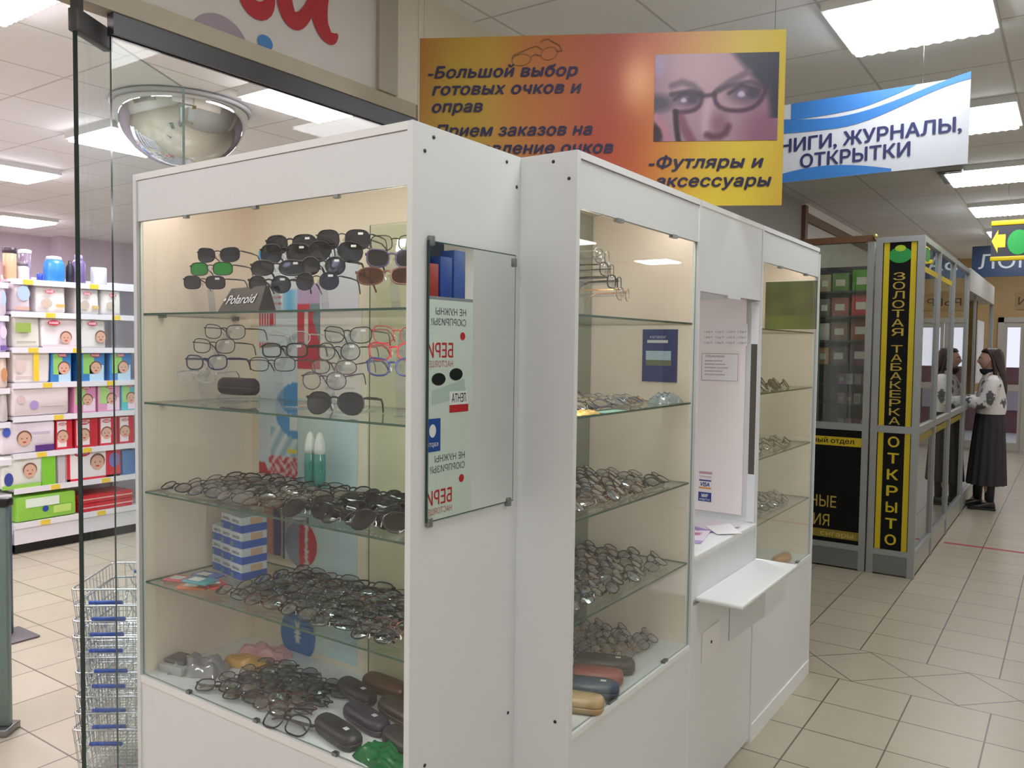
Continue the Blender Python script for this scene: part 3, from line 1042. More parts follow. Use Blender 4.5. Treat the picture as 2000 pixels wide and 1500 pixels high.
# ---- service window unit between the two
O3 = ((X2 + XB) / 2, (Y3 + Y4) / 2, 0)
c3 = empty('service_window', O3, 'white service window unit with counter and fold-out tray between two eyewear cases', 'service counter')
MB().box(XB, X2, Y3 + .001, Y4 - .001, TOP - .018, TOP, WHITE_EDGE).build('top_panel', c3, O3)
hd = MB().box(X2 - .018, X2 - .002, Y3 + .001, Y4 - .001, 1.792, TOP - .018, WHITE)
hd.box(X2 - .018, X2 - .002, Y3 + .27, Y3 + .40, 1.782, 1.792, WHITE)
hd.build('header_panel', c3, O3)
MB().box(X2 - .07, X2 - .02, Y3 + .005, Y4 - .005, 1.80, 1.815, M('window rail', (120, 112, 104), 0.4, 0.3)).build('window_rail', c3, O3)
LIN = M('pale lilac-white panel', (242, 234, 234), 0.45, var=0.01)
MB().box(XB + .02, X2 - .055, Y4 - .012, Y4 - .002, 0.93, 1.80, LIN).build('side_panel', c3, O3)
MB().box(X2 - .035, X2 - .004, Y4 - .010, Y4 - .002, 0.906, 1.79, WHITE).box(X2 - .032, X2 - .008, Y4 - .012, Y4 - .0101, 1.10, 1.62, M('dark slide channel', (84, 78, 70), 0.5)).build('window_jamb', c3, O3)
ct = MB().rbox(XB - .12, X2 + .006, Y3 + .002, Y4 - .002, 0.882, 0.904, WHITE_EDGE, 0.004)
ct.build('counter_top', c3, O3)
MB().box(X2 - .02, X2 - .004, Y3 + .001, Y4 - .001, 0.745, 0.881, WHITE).box(X2 - .020, X2 - .004, Y3 + .001, Y4 - .001, 0.02, 0.725, WHITE).box(XB, X2 - .02, Y3 + .001, Y3 + .012, 0.02, 0.881, WHITE).build('front_panel', c3, O3)
tr_ = MB().rbox(X2 - .004, -0.874, 2.612, 3.252, 0.738, 0.754, WHITE_EDGE, 0.006, 3)
tr_.build('fold_out_tray', c3, O3)
# triangular carrying bracket below the tray
bx = MB()
P = [(X2 - .002, 0.737), (-0.905, 0.737), (-0.905, 0.62), (X2 - .002, 0.50)]
bx.add([(a, 2.95, b) for a, b in P] + [(a, 3.20, b) for a, b in P], [(3, 2, 1, 0), (4, 5, 6, 7), (0, 1, 5, 4), (1, 2, 6, 5), (2, 3, 7, 6), (3, 0, 4, 7)], WHITE)
bx.build('tray_bracket', c3, O3)
MB().box(X2 - .003, X2, 2.68, 2.84, 0.50, 0.61, M('painted reflection white', (232, 232, 230), 0.4)).tube([(X2 - .001, 2.76, 0.555), (X2 + .002, 2.76, 0.555)], 0.006, BLACK, 8).build('reflection_and_dot', c3, O3)  # pale square paints a reflection on the panel; the black dot is real

# papers and stickers on and about the counter
INK = M('grey print', (120, 112, 124), 0.6)
PINK = M('pink print', (196, 150, 170), 0.6)
VBLUE = M('card blue', (44, 66, 140), 0.5)
VOR = M('card orange', (226, 150, 80), 0.5)


def notice(name, xa, xb_, za, zb, label, lines):
    o = ((xa + xb_) / 2, Y4 - .0125, za)
    p = empty(name, o, label, 'notice')
    MB().box(xa, xb_, Y4 - .0135, Y4 - .0122, za, zb, PAPER).build('sheet', p, o)
    q = MB()
    lines(q)
    q.build('lettering', p, o)


yp = Y4 - .0138
def ln1(q):
    for i in range(4):
        for k in range(3):
            text_mb(q, 'с 10 до 19', INK, (-1.262 + i * .047, yp, 1.665 - k * .022), X, Z, .011, .034)
def ln2(q):
    text_mb(q, 'Объявление', INK, (-1.255, yp, 1.565), X, Z, .014, .08)
    for k in range(5):
        text_mb(q, 'уважаемые покупатели', INK, (-1.258, yp, 1.548 - k * .014), X, Z, .009, .075 + .012 * (k % 3))
    q.ribbon([(-1.27, 1.47), (-1.118, 1.47), (-1.118, 1.58), (-1.27, 1.58), (-1.27, 1.47)], .002, (0, yp, 0), X, Z, INK)
notice('notice', -1.272, -1.082, 1.612, 1.700, 'clear sleeve with small timetable print at the top of the window side panel', ln1)
notice('notice', -1.276, -1.112, 1.462, 1.590, 'paper notice with a printed frame below the timetable sleeve in the window', ln2)
def ln3(q):
    q.box(-1.27, -1.215, yp, yp + .001, 1.082, 1.092, PINK)
    text_mb(q, 'принимаем', PINK, (-1.268, yp - .001, 1.068), X, Z, .012, .05)
def ln4(q):
    q.box(-1.27, -1.218, yp, yp + .001, 1.052, 1.058, VBLUE)
    q.box(-1.27, -1.218, yp, yp + .001, 1.020, 1.027, VOR)
    text_mb(q, 'VISA', VBLUE, (-1.264, yp - .001, 1.031), X, Z, .024, .04, .03, .2)
def ln5(q):
    q.box(-1.272, -1.216, yp, yp + .001, .968, 1.006, VBLUE)
    text_mb(q, 'МИР', PAPER, (-1.258, yp - .001, .986), X, Z, .018, .028, .03)
    text_mb(q, 'карты', PAPER, (-1.266, yp - .001, .973), X, Z, .013, .044)
notice('card_sticker', -1.274, -1.212, 1.060, 1.096, 'pink and white sticker topmost of the payment stickers in the window', ln3)
notice('card_sticker', -1.274, -1.214, 1.016, 1.0595, 'white sticker reading VISA on the window side panel', ln4)
notice('card_sticker', -1.274, -1.212, .966, 1.010, 'dark blue payment sticker lowest on the window side panel', ln5)


def flat_sheet(name, x, y, z, w, d, rot, label, cat, fn, nx=14, ny=14, curl=0.0):
    o = print_grid(name, (-w / 2, -d / 2, 0), (w, 0, 0), (0, d, 0), nx, ny, fn)
    for v in o.data.vertices:
        v.co.z = curl * (v.co.x / w + .5) ** 2 * abs(v.co.y / d + .3)
    o.location = (x, y, z)
    o.rotation_euler = (0, 0, rot)
    return tag(o, label, cat)


def leaf1(u, v):
    c = (236, 226, 240)
    if v > .75:
        c = (186, 164, 214)
    if (u - .3) ** 2 + (v - .35) ** 2 < .03:
        c = (120, 88, 120)
    if .5 < u < .8 and .2 < v < .4:
        c = (196, 110, 150)
    return c


flat_sheet('leaflet', -1.17, 2.83, .9045, .15, .21, .2, 'lilac and white leaflet lying open on the service counter', 'leaflet', leaf1, 14, 14, .006)
flat_sheet('leaflet', -1.15, 3.03, .9065, .14, .20, -.35, 'leaflet with purple stripe farther in on the service counter', 'leaflet', lambda u, v: (226, 214, 226) if v < .8 else (150, 130, 190), 10, 10, .004)
flat_sheet('receipt', -1.085, 2.995, .9090, .10, .14, .7, 'white paper slip curling over the front edge of the counter', 'paper slip', lambda u, v: (238, 236, 238), 6, 6, .012)

# ---- wall mirror on the side of the nearest case
mm, nt, out = new_mat('mirror silvering')
g = nt.nodes.new('ShaderNodeBsdfGlossy')
g.inputs['Color'].default_value = (0.86, 0.90, 0.87, 1)
g.inputs['Roughness'].default_value = 0.0
nt.links.new(g.outputs[0], out.inputs['Surface'])
om = (X1 + .004, 1.564, 1.2)
t = empty('mirror', om, 'frameless rectangular mirror clipped to the white side of the nearest case', 'mirror')
mz0, mz1 = 1.197, 1.834
mr_ = MB()
mr_.pane(X1 + .002, X1 + .0075, 1.393, 1.735, mz0, mz1, GEDGE, GEDGE_D, 'x')
mr_.build('glass_sheet', t, om)
MB().box(X1 + .0075, X1 + .0078, 1.396, 1.732, mz0 + .003, mz1 - .003, mm).build('mirror_face', t, om)
for yy, zz in ((1.402, mz0), (1.715, mz0), (1.402, mz1), (1.727, mz1 - .02)):
    MB().rbox(X1, X1 + .013, yy - .007, yy + .007, zz - .011, zz + .011, CLIP, .002).build('clip', t, om)

# ------------------------------------------------------------------ posters and objects behind the glasses of the nearest case
PY = BACK1 - 0.0005


def wall_print(name, xa, xb_, za, zb, fn, label, cat='poster', nx=40, ny=60, dy=0.0, wob=0.0):
    o = print_grid(name, (0, 0, 0), (xb_ - xa, 0, 0), (0, 0, zb - za), nx, ny, fn, None, PRINT_GLOSS)
    o.location = (xa, PY - .001 - dy, za)
    sol = o.modifiers.new('sheet', 'SOLIDIFY')
    sol.thickness = 0.0008
    return tag(o, label, cat)


def posterA(u, v):
    c = mixc((222, 230, 240), (196, 220, 238), v * .6)
    X_, Y_ = u, v
    if v < .045 and u < .45 - v * 4:
        c = (70, 160, 220)
    if .2 < v < .212 or .235 < v < .245:
        if u < .6 and int(u * 60) % 3:
            c = (196, 70, 80)
    if .285 < v < .3:
        c = (120, 190, 224)
    if .30 < v < .335 and u < .45 and int(u * 44) % 3:
        c = (196, 40, 56)
    if .40 < v < .43 and u < .4 and int(u * 50) % 3:
        c = (206, 90, 100)
    if u > .62 and .18 < v < .30:
        c = mixc((90, 176, 226), c, abs((u - .8) / .3))
    d = math.hypot((u - 1.05) / .62, (v - .70) / .125)
    if d < 1:
        c = (58, 150, 216)
        if abs(u - 1.0) < .2 and .70 < v < .79:
            c = (226, 230, 238)
    if v > .78 and d >= 1 and u > .3:
        c = mixc((150, 186, 206), (220, 232, 236), .5 + .5 * math.sin(u * 22 + v * 60))
    if v > .905:
        q = math.sin(u * 31 + 2 * math.sin(v * 90)) + math.sin(v * 150 + 3 * math.sin(u * 17)) + .6 * math.sin(u * 57 - v * 210)
        c = mixc((196, 60, 78), (234, 212, 212), .5 + .45 * q)
    if .868 < v < .89 and abs(u - .86) < .13:
        c = (236, 214, 60)
    if v > .78 and u < .27:
        c = (214, 222, 236)
    if v > .94 and u < .33 - (1 - v) * 3:
        c = (196, 50, 64)
    return c


wall_print('poster', -2.240, -2.049, 1.16, 1.905, posterA, 'tall blue and white poster with red letters on the back of the nearest case', 'poster', 44, 110)
wall_print('poster', -2.049, -1.944, 1.520, 1.790, lambda u, v: (182, 160, 202) if v < .25 else ((116, 138, 152) if (u > .55 and v < .3 + (u - .55) * .9) else ((232, 214, 218) if abs(u - .40) < .07 and .36 < v < .72 else (196, 46, 70))), 'red poster with a white stripe beside the tall blue poster', 'poster', 30, 40)
wall_print('poster', -1.942, -1.762, 1.435, 1.698, lambda u, v: (198, 194, 190) if (int(v * 26) % 2 and .12 < u < .85 and .18 < v < .92 and (math.sin(v * 60) > -0.4 or u < .5)) else (226, 222, 216), 'white printed sheet beside the red poster behind the eyeglasses', 'paper sheet', 20, 52)
wall_print('poster', -2.047, -1.778, 0.612, 1.425, lambda u, v: mixc((196, 220, 226), (206, 226, 222), math.sin(u * 5)), 'plain pale blue sheet filling the back of the lower shelves', 'paper sheet', 8, 8)
wall_print('poster', -1.944, -1.776, 1.70, 1.90, lambda u, v: mixc((206, 222, 232), (222, 220, 236), v), 'pale lilac sheet behind the sunglasses stands', 'paper sheet', 6, 6)


def disc_print(name, cx, cz, r, fn, label, dy=.003):
    n, k = 36, 8
    vs_, cs = [], []
    for j in range(k + 1):
        for i in range(n):
            a = 2 * PI * i / n
            rr = j / k
            vs_.append((r * rr * math.cos(a), 0, r * rr * math.sin(a)))
            cs.append(lin(fn(rr * math.cos(a), rr * math.sin(a))))
    fs = [(j * n + i, j * n + (i + 1) % n, (j + 1) * n + (i + 1) % n, (j + 1) * n + i) for j in range(k) for i in range(n)]
    me = bpy.data.meshes.new(name)
    me.from_pydata(vs_, [], fs)
    at = me.color_attributes.new('ink', 'FLOAT_COLOR', 'POINT')
    at.data.foreach_set('color', [c for q in cs for c in q])
    me.materials.append(PRINT_GLOSS)
    o = obj_from(me, name, None, (cx, PY - dy, cz))
    so_ = o.modifiers.new('sheet', 'SOLIDIFY')
    so_.thickness = .0008
    return tag(o, label, 'sticker')


disc_print('round_sticker', -2.045, 0.655, .082, lambda a, b: (226, 232, 238) if abs(a) < .12 and -.3 < b < .5 else (52, 128, 204), 'blue round sticker at the bottom of the back of the nearest case')
disc_print('round_sticker', -2.03, 0.955, .075, lambda a, b: (232, 228, 232) if abs(a - .35) < .09 else ((206, 50, 66) if a > -.1 else (150, 158, 178)), 'red round sticker with a white bar behind the blue lens boxes')
wall_print('poster', -2.212, -2.128, 0.90, 1.06, lambda u, v: (226, 156, 136) if u < .6 else (70, 84, 140), 'salmon pink strip beside the stack of blue boxes', 'paper sheet', 8, 8, .0022)

wall_print('poster', -2.126, -1.985, 0.895, 1.045, lambda u, v: (58, 72, 128) if (abs(u - .08) < .035 or (abs(u - .9) < .035 and v < .62) or (v > .6 and abs(u - .9 + (v - .62) * 1.1) < .04)) else mixc((196, 188, 184), (222, 220, 222), .5 + .5 * math.sin(u * 14 + v * 6)), 'grey sheet with dark blue lines beside the salmon strip', 'paper sheet', 28, 28, .0012)

# toothbrush-like bottles
for k, (x, cap) in enumerate(((-1.922, (238, 240, 240)), (-1.880, (236, 240, 240)))):
    p = empty('lens_solution_bottle', (x, 1.69, SH[2] + .001), ('slim teal bottle with white cap, the one nearer the blue poster' if k == 0 else 'slim teal bottle with white cap, the one farther from the blue poster'), 'bottle')
    MB().lathe([(.014, 0), (.018, .004), (.018, .10), (.015, .125), (.012, .13)], (0, 0, 0), glass('teal plastic', (120, 206, 200), 1.5, .05, 0, .45, (100, 190, 186)), 20).build('body', p)
    MB().lathe([(.0165, .112), (.0175, .128), (.015, .150), (.008, .172), (.003, .178)], (0, 0, 0), M('white cap plastic', cap, .35), 20).build('cap', p)

# stack of blue contact lens boxes on the fourth shelf
bw, bd, bh = .062, .085, .0475
bmeshes = []
BX_B, BX_W, BX_G = M('box blue', (42, 92, 190), .4), M('box pale blue white', (206, 216, 228), .4), M('box green', (92, 160, 110), .4)
mb = MB().box(-bw / 2, bw / 2, -bd / 2, bd / 2, 0, bh, BX_W)
body_me = mb.mesh('lens_box')
q = MB().box(-bw / 2 - .0004, bw / 2 + .0004, -bd / 2 - .0004, bd / 2 + .0004, .001, bh * .50, BX_B)
q.box(-bw / 2 - .0006, -bw / 2 + .012, -bd / 2 - .0007, -bd / 2, .004, bh * .35, BX_G)
q.box(bw / 2, bw / 2 + .0007, -bd / 2 + .03, -bd / 2 + .07, bh * .52, bh * .92, M('box peach', (212, 176, 150), .4))
band_me = q.mesh('blue_band')
q = MB()
text_mb(q, 'линзы', M('box grey print', (110, 116, 126), .5), (-bw / 2 + .008, -bd / 2 - .0006, bh * .62), X, Z, .016, .040, .01)
let_me = q.mesh('lettering')
ang = -.12
rows_ = ('bottom', 'second', 'third', 'top')
cols_ = ('nearest the plastic packets', 'in the middle', 'nearest the glasses')
for ci in range(3):
    for r_ in range(4 if ci > 0 else 3):
        lx = -2.135 + (ci - 1) * (bw + .002) * math.cos(ang)
        ly = 1.590 - (ci - 1) * .012
        o = obj_from(body_me, 'lens_box', None, (lx, ly, SH[1] + .0008 + r_ * (bh + .0006)), (0, 0, ang + R.uniform(-.03, .03)))
        tag(o, 'blue and white contact lens box, %s in the column %s' % (rows_[r_], cols_[ci]), 'box', 'stack of blue lens boxes')
        obj_from(band_me, 'blue_band', o)
        obj_from(let_me, 'lettering', o)

# coloured packets lying on the fourth shelf
PK = ((-2.20, 1.43, (206, 90, 106), .3, 'red and white'), (-2.135, 1.455, (120, 176, 110), -.2, 'green'), (-2.10, 1.41, (226, 130, 90), .5, 'orange'), (-2.17, 1.50, (110, 130, 190), .1, 'blue'), (-2.045, 1.44, (214, 70, 66), -.3, 'bright red'), (-2.06, 1.40, (90, 160, 176), .2, 'teal'))
for k, (x, y, c, a, nm) in enumerate(PK):
    m_ = M('packet ' + nm, c, .25)
    q = MB().rbox(-.045, .045, -.028, .028, 0, .008, m_, .003)
    q.box(-.03, .012, -.018, .012, .008, .0085, M('packet white label', (228, 230, 226), .4))
    o = q.build('lens_case_packet')
    o.location = (x, y, SH[1] + .001 + (.0087 if k in (4, 5) else 0) + (.0175 if k == 5 else 0))
    o.rotation_euler = (0, 0, a)
    tag(o, '%s flat plastic packet lying on the shelf by the blue boxes' % nm, 'packet')

# trapezoid brand block
o = (-1.876, 1.415, SH[4] + .0008)
p = empty('brand_sign', o, 'small black sign reading Polaroid under the sunglasses', 'sign', None, (0, 0, -.19))
v = [(-.123, -.02, 0), (.123, -.02, 0), (.10, .012, .068), (-.10, .012, .068), (-.123, .03, 0), (.123, .03, 0), (.10, .022, .068), (-.10, .022, .068)]
MB().add(v, [(0, 1, 2, 3), (5, 4, 7, 6), (1, 5, 6, 2), (4, 0, 3, 7), (3, 2, 6, 7), (4, 5, 1, 0)], M('black sign acrylic', (34, 36, 42), .25)).build('block', p)
q = MB()
nx_ = Vector((0, .032, .068)).normalized()
text_mb(q, 'Polaroid', M('pale grey lettering', (206, 210, 214), .4), (-.088, -.0102, .022), X, nx_, .040, .165, .012, .1, lift=.0012)
q.poly([(-.112, .035), (-.100, .035), (-.100, .043), (-.112, .043)], (0, -.02, 0), X, nx_, M('pale grey lettering'), .0012)
q.build('lettering', p)

# ================================================================== EYEWEAR
SHAPES = {'rect': (.050, .033, 3.2), 'oval': (.048, .032, 2.3), 'round': (.045, .040, 2.1), 'cat': (.051, .037, 2.6), 'big': (.058, .046, 2.8), 'aviator': (.058, .048, 2.4), 'wrap': (.062, .036, 2.5)}


def outline(shape, side, n=22):
    w, h, p = SHAPES[shape]
    P = []
    for i in range(n):
        a = 2 * PI * i / n
        c, s = math.cos(a), math.sin(a)
        x = math.copysign(abs(c) ** (2 / p), c) * w / 2
        z = math.copysign(abs(s) ** (2 / p), s) * h / 2
        if shape == 'cat':
            z += .005 * max(0, x * side / (w / 2)) * (1 if z > 0 else .2)
        if shape == 'aviator':
            x += -side * .006 * max(0, -z / (h / 2)) ** 1 * -1
            if z < 0:
                x *= 1 - .22 * (-z / (h / 2))
        cx = side * (w / 2 + .0085)
        xx = cx + x
        P.append(Vector((xx, 1.6 * xx * xx, z)))
    return P


FR = {
    'black': M('black acetate', (22, 22, 26), .22), 'gunmetal': M('gunmetal wire', (46, 45, 50), .3, .6), 'brown': M('brown acetate', (86, 54, 44), .25),
    'navy': M('navy acetate', (40, 48, 100), .25), 'red': M('red acetate', (168, 40, 48), .25), 'violet': M('violet acetate', (62, 50, 84), .25),
    'clear': M('pale clear acetate', (196, 196, 200), .2), 'gold': M('gold wire', (190, 146, 104), .25, .8), 'teal': M('teal acetate', (60, 110, 112), .25), 'silver': M('silver wire', (170, 172, 178), .22, .9),
}
LN = {'clear': LENS, 'row': LENS_ROW, 'dark': LENS_DARK, 'blue': LENS_BLUE, 'green': LENS_GREEN, 'brown': LENS_BROWN}
SHAPES = {k: (w * 1.13, h * 1.13, p) for k, (w, h, p) in SHAPES.items()}
_fm = {}


def frame_me(shape, col, heavy):
    k = ('f', shape, col, heavy)
    if k in _fm:
        return _fm[k]
    w, h, p = SHAPES[shape]
    r = .0023 if heavy else .0014
    mb = MB()
    m = FR[col]
    for s in (-1, 1):
        mb.tube(outline(shape, s), r, m, 5, closed=True)
        xe = s * (w + .0085)
        ye = 1.6 * xe * xe
        mb.tube([(xe - s * .001, ye, h * .24), (xe + s * .004, ye + .001, h * .27), (xe + s * .0055, ye + .006, h * .27)], r * 1.15, m, 5)
    mb.tube([(-.0085 - w * .06, .0004, h * .22), (-.004, -.0006, h * .29), (.004, -.0006, h * .29), (.0085 + w * .06, .0004, h * .22)], r * 1.1, m, 5)
    for s in (-1, 1):
        mb.tube([(s * .0085, .002, -h * .02), (s * .0065, .007, -h * .12), (s * .007, .008, -h * .24)], .0016, FR['clear'], 4)
    _fm[k] = mb.mesh('frame')
    return _fm[k]


def lens_me(shape, lk):
    k = ('l', shape, lk)
    if k in _fm:
        return _fm[k]
    res = []
    for s in (-1, 1):
        P = outline(shape, s)
        c = sum(P, Vector()) / len(P)
        c.y -= .0016
        v = [c] + [c + (q - c) * .55 + Vector((0, -.0007, 0)) for q in P] + P
        n = len(P)
        f = [(0, 1 + i, 1 + (i + 1) % n) for i in range(n)] + [(1 + i, 1 + n + i, 1 + n + (i + 1) % n, 1 + (i + 1) % n) for i in range(n)]
        res.append(MB().add(v, f, LN[lk], True).mesh('lens'))
    _fm[k] = res
    return res


def temple_me(shape, col, heavy, folded):
    k = ('t', shape, col, heavy, folded)
    if k in _fm:
        return _fm[k]
    w, h, p = SHAPES[shape]
    xe = w + .014
    ye = 1.6 * xe * xe + .005
    z = h * .27
    m = FR[col]
    res = []
    hh, tt = (.0036, .0015) if heavy else (.0019, .0011)
    for s in (-1, 1):
        if folded:
            yo = .004 if s > 0 else .0085
            pts = [Vector((s * xe, ye, z)), Vector((s * (xe - .010), ye + yo, z)), Vector((s * .0, ye + yo, z - .001)), Vector((-s * .040, ye + yo - .001, z - .004)), Vector((-s * .058, ye + yo - .002, z - .014))]
            prev = Vector((0, 1, 0))
        else:
            pts = [Vector((s * xe, ye, z)), Vector((s * (xe + .002), ye + .05, z)), Vector((s * xe, ye + .098, z - .002)), Vector((s * (xe - .004), ye + .118, z - .012)), Vector((s * (xe - .008), ye + .135, z - .034))]
            prev = Vector((1, 0, 0))
        mb = MB()
        rings = []
        for i, q in enumerate(pts):
            t = (pts[min(i + 1, len(pts) - 1)] - pts[max(i - 1, 0)]).normalized()
            b = (prev - t * prev.dot(t)).normalized()
            u = t.cross(b)
            hk = hh * (1.0, 1.0, .75, .8, .6)[i]
            rings.append([q + b * tt + u * hk, q - b * tt + u * hk, q - b * tt - u * hk, q + b * tt - u * hk])
        mb.loft(rings, m, True, False)
        res.append(mb.mesh('temple'))
    _fm[k] = res
    return res


TAGM = MB().add([(-.007, 0, -.003), (.007, 0, -.003), (.007, 0, .003), (-.007, 0, .003)], [(0, 1, 2, 3)], M('price sticker', (214, 214, 216), .5)).mesh('price_sticker')
DEMO = None


def eyewear(name, shape, col, lk, heavy, folded, mtx, label, cat, group=None, sticker=False):
    root = bpy.data.objects.new(name, None)
    root.empty_display_size = .02
    COL.objects.link(root)
    root.matrix_world = mtx
    tag(root, label, cat, group)
    obj_from(frame_me(shape, col, heavy), 'frame', root)
    for me in lens_me(shape, lk):
        obj_from(me, 'lens', root)
    for me in temple_me(shape, col, heavy, folded):
        obj_from(me, 'temple', root)
    if sticker:
        w, h, p = SHAPES[shape]
        obj_from(TAGM, 'price_sticker', root, (w * .78, 1.6 * (w * .8) ** 2 - .0032, h * .30))
    return root


def low_z(shape, heavy, folded, rot):
    zs = []
    for me in [frame_me(shape, 'black', heavy)] + temple_me(shape, 'black', heavy, folded):
        zs += [(rot @ v.co).z for v in me.vertices]
    return min(zs)


_lz = {}


def lay(name, shape, col, lk, heavy, x, y, z, face, tilt, label, cat, group, jitter=1.0, folded=True):
    """set a pair down on a shelf, front leaning back by tilt, facing direction `face` (0 = towards -y)"""
    rot = Euler((-tilt, 0, face), 'XYZ').to_matrix()
    k = (shape, heavy, folded, round(tilt, 2))
    if k not in _lz:
        _lz[k] = low_z(shape, heavy, folded, Euler((-tilt, 0, 0), 'XYZ').to_matrix())
    m = rot.to_4x4()
    m.translation = (x, y, z - _lz[k] + .0012)
    return eyewear(name, shape, col, lk, heavy, folded, m, label, cat, group)


# ---- tiered acrylic stands with open eyewear (nearest case)
def stand(spots, label, zs, yb=1.56):
    """clear acrylic stair stand: base plate, back strip with nose pegs"""
    xm = sum(s[0] for s in spots) / len(spots)
    o = (xm, yb, zs)
    t = empty('eyewear_stand', o, label, 'display stand')
    MB().rbox(-.035, .035, -.06, .035, 0.0005, .004, ACRYL, .001).build('base', t)
    lo, hi = spots[-1], spots[0]
    p0 = Vector((lo[0] - xm, .0, .004))
    mb = MB()
    top = Vector((hi[0] - xm, hi[1] - yb + .022, hi[2] - zs + .012))
    bot = Vector((lo[0] - xm, lo[1] - yb + .022, lo[2] - zs - .02))
    path = [Vector((lo[0] - xm, lo[1] - yb + .03, .004)), bot, top]
    for a, b in zip(path, path[1:]):
        v = []
        for q in (a, b):
            v += [q + Vector((-.014, 0, 0)), q + Vector((.014, 0, 0)), q + Vector((.014, .003, 0)), q + Vector((-.014, .003, 0))]
        mb.add(v, [(0, 1, 5, 4), (2, 3, 7, 6), (1, 2, 6, 5), (3, 0, 4, 7)], ACRYL)
    mb.build('column', t)
    for s in spots:
        c = Vector((s[0] - xm, s[1] - yb, s[2] - zs))
        MB().rbox(c.x - .006, c.x + .006, c.y + .006, c.y + .026, c.z - .004, c.z + .005, ACRYL, .002).build('nose_peg', t)
    return t


def shown(spec, spots, name, cat, face0=.42):
    for (shape, col, lk, heavy, lab, stick), (x, y, z) in zip(spec, spots):
        m = Euler((R.uniform(-.04, .06), R.uniform(-.02, .02), face0 + R.uniform(-.05, .05)), 'XYZ').to_matrix().to_4x4()
        m.translation = (x, y, z)
        eyewear(name, shape, col, lk, heavy, False, m, lab, cat, None, stick)


sunA = [[-2.104, 1.494, 1.859], [-2.1, 1.467, 1.816], [-2.096, 1.44, 1.774]]
sunB = [[-1.814, 1.521, 1.876], [-1.806, 1.494, 1.848], [-1.805, 1.467, 1.806], [-1.803, 1.44, 1.759]]
sunC = [[-1.607, 1.521, 1.876], [-1.607, 1.494, 1.841], [-1.622, 1.467, 1.803], [-1.615, 1.44, 1.761]]
sunD = [[-1.391, 1.494, 1.851], [-1.376, 1.467, 1.809], [-1.366, 1.44, 1.765]]
eyA = [[-2.113, 1.521, 1.632], [-2.128, 1.494, 1.589], [-2.127, 1.467, 1.54], [-2.141, 1.44, 1.499]]
eyB = [[-1.789, 1.494, 1.615], [-1.775, 1.467, 1.581], [-1.793, 1.44, 1.543]]
eyC = [[-1.587, 1.521, 1.624], [-1.593, 1.494, 1.58], [-1.583, 1.467, 1.54], [-1.588, 1.44, 1.505]]
eyD = [[-1.383, 1.494, 1.624], [-1.368, 1.467, 1.583], [-1.347, 1.44, 1.546]]
TS = 'tiers of the sunglasses stand '
shown([('cat', 'gunmetal', 'blue', False, 'blue-black sunglasses on top of the small stand behind the Polaroid sign', False),
       ('rect', 'gunmetal', 'green', False, 'bright green lens sunglasses in the middle of the small stand', False),
       ('rect', 'gunmetal', 'dark', False, 'dark lens sunglasses just below the green pair', True)], sunA, 'sunglasses', 'sunglasses')
shown([('big', 'black', 'dark', True, 'large dark sunglasses highest on the stand next to the Polaroid sign', True),
       ('big', 'black', 'dark', True, 'large dark sunglasses second from the top on the stand next to the Polaroid sign', True),
       ('wrap', 'black', 'dark', True, 'square dark sunglasses third from the top on the stand next to the Polaroid sign', True),
       ('round', 'black', 'dark', True, 'rounded dark sunglasses lowest on the stand next to the Polaroid sign', True)], sunB, 'sunglasses', 'sunglasses')
shown([('big', 'black', 'dark', False, 'square thin-bridged dark sunglasses highest of all on the middle stand', True),
       ('aviator', 'black', 'dark', False, 'dark aviator sunglasses second from the top of the middle stand', True),
       ('round', 'black', 'dark', True, 'dark round sunglasses third from the top of the middle stand', True),
       ('round', 'gunmetal', 'blue', False, 'round blue-black sunglasses lowest on the middle stand, above the purple poster', True)], sunC, 'sunglasses', 'sunglasses')
shown([('rect', 'gunmetal', 'clear', False, 'thin clear glasses on top of the stand by the white side panel', False),
       ('cat', 'violet', 'dark', True, 'violet framed glasses in the middle of the stand by the side panel', False),
       ('wrap', 'brown', 'brown', True, 'brown lens sunglasses lowest on the stand by the side panel', False)], sunD, 'sunglasses', 'sunglasses')
for sp, lb in ((sunA, 'clear stand holding the green sunglasses'), (sunB, 'clear stand holding four dark sunglasses next to the Polaroid sign'), (sunC, 'clear stand holding the highest sunglasses, in the middle of the top shelf'), (sunD, 'clear stand with the brown sunglasses by the white side panel')):
    stand(sp, lb, SH[4])
shown([('cat', 'gunmetal', 'clear', False, 'dark thin-rimmed eyeglasses on top of the first eyeglasses stand', True),
       ('cat', 'black', 'clear', False, 'black eyeglasses second from the top of the first eyeglasses stand', True),
       ('cat', 'navy', 'clear', True, 'navy blue eyeglasses third from the top of the first eyeglasses stand', True),
       ('oval', 'clear', 'clear', False, 'pale almost rimless eyeglasses lowest on the first eyeglasses stand', False)], eyA, 'eyeglasses', 'eyeglasses')
shown([('oval', 'clear', 'clear', False, 'pale clear eyeglasses highest on the stand in front of the blue poster', False),
       ('rect', 'black', 'clear', True, 'black half-rimmed eyeglasses in the middle of the stand before the blue poster', True),
       ('rect', 'black', 'clear', False, 'black eyeglasses lowest on the stand before the blue poster, above the case', False)], eyB, 'eyeglasses', 'eyeglasses')
shown([('cat', 'black', 'clear', False, 'black cat-eye eyeglasses on top of the stand before the white printed sheet', True),
       ('round', 'gunmetal', 'clear', False, 'round dark wire eyeglasses second on the stand before the white printed sheet', True),
       ('oval', 'brown', 'clear', False, 'brown-rimmed eyeglasses third on the stand before the white printed sheet', True),
       ('round', 'violet', 'clear', False, 'round violet-grey eyeglasses lowest on the stand, right above the big sunglasses', True)], eyC, 'eyeglasses', 'eyeglasses')
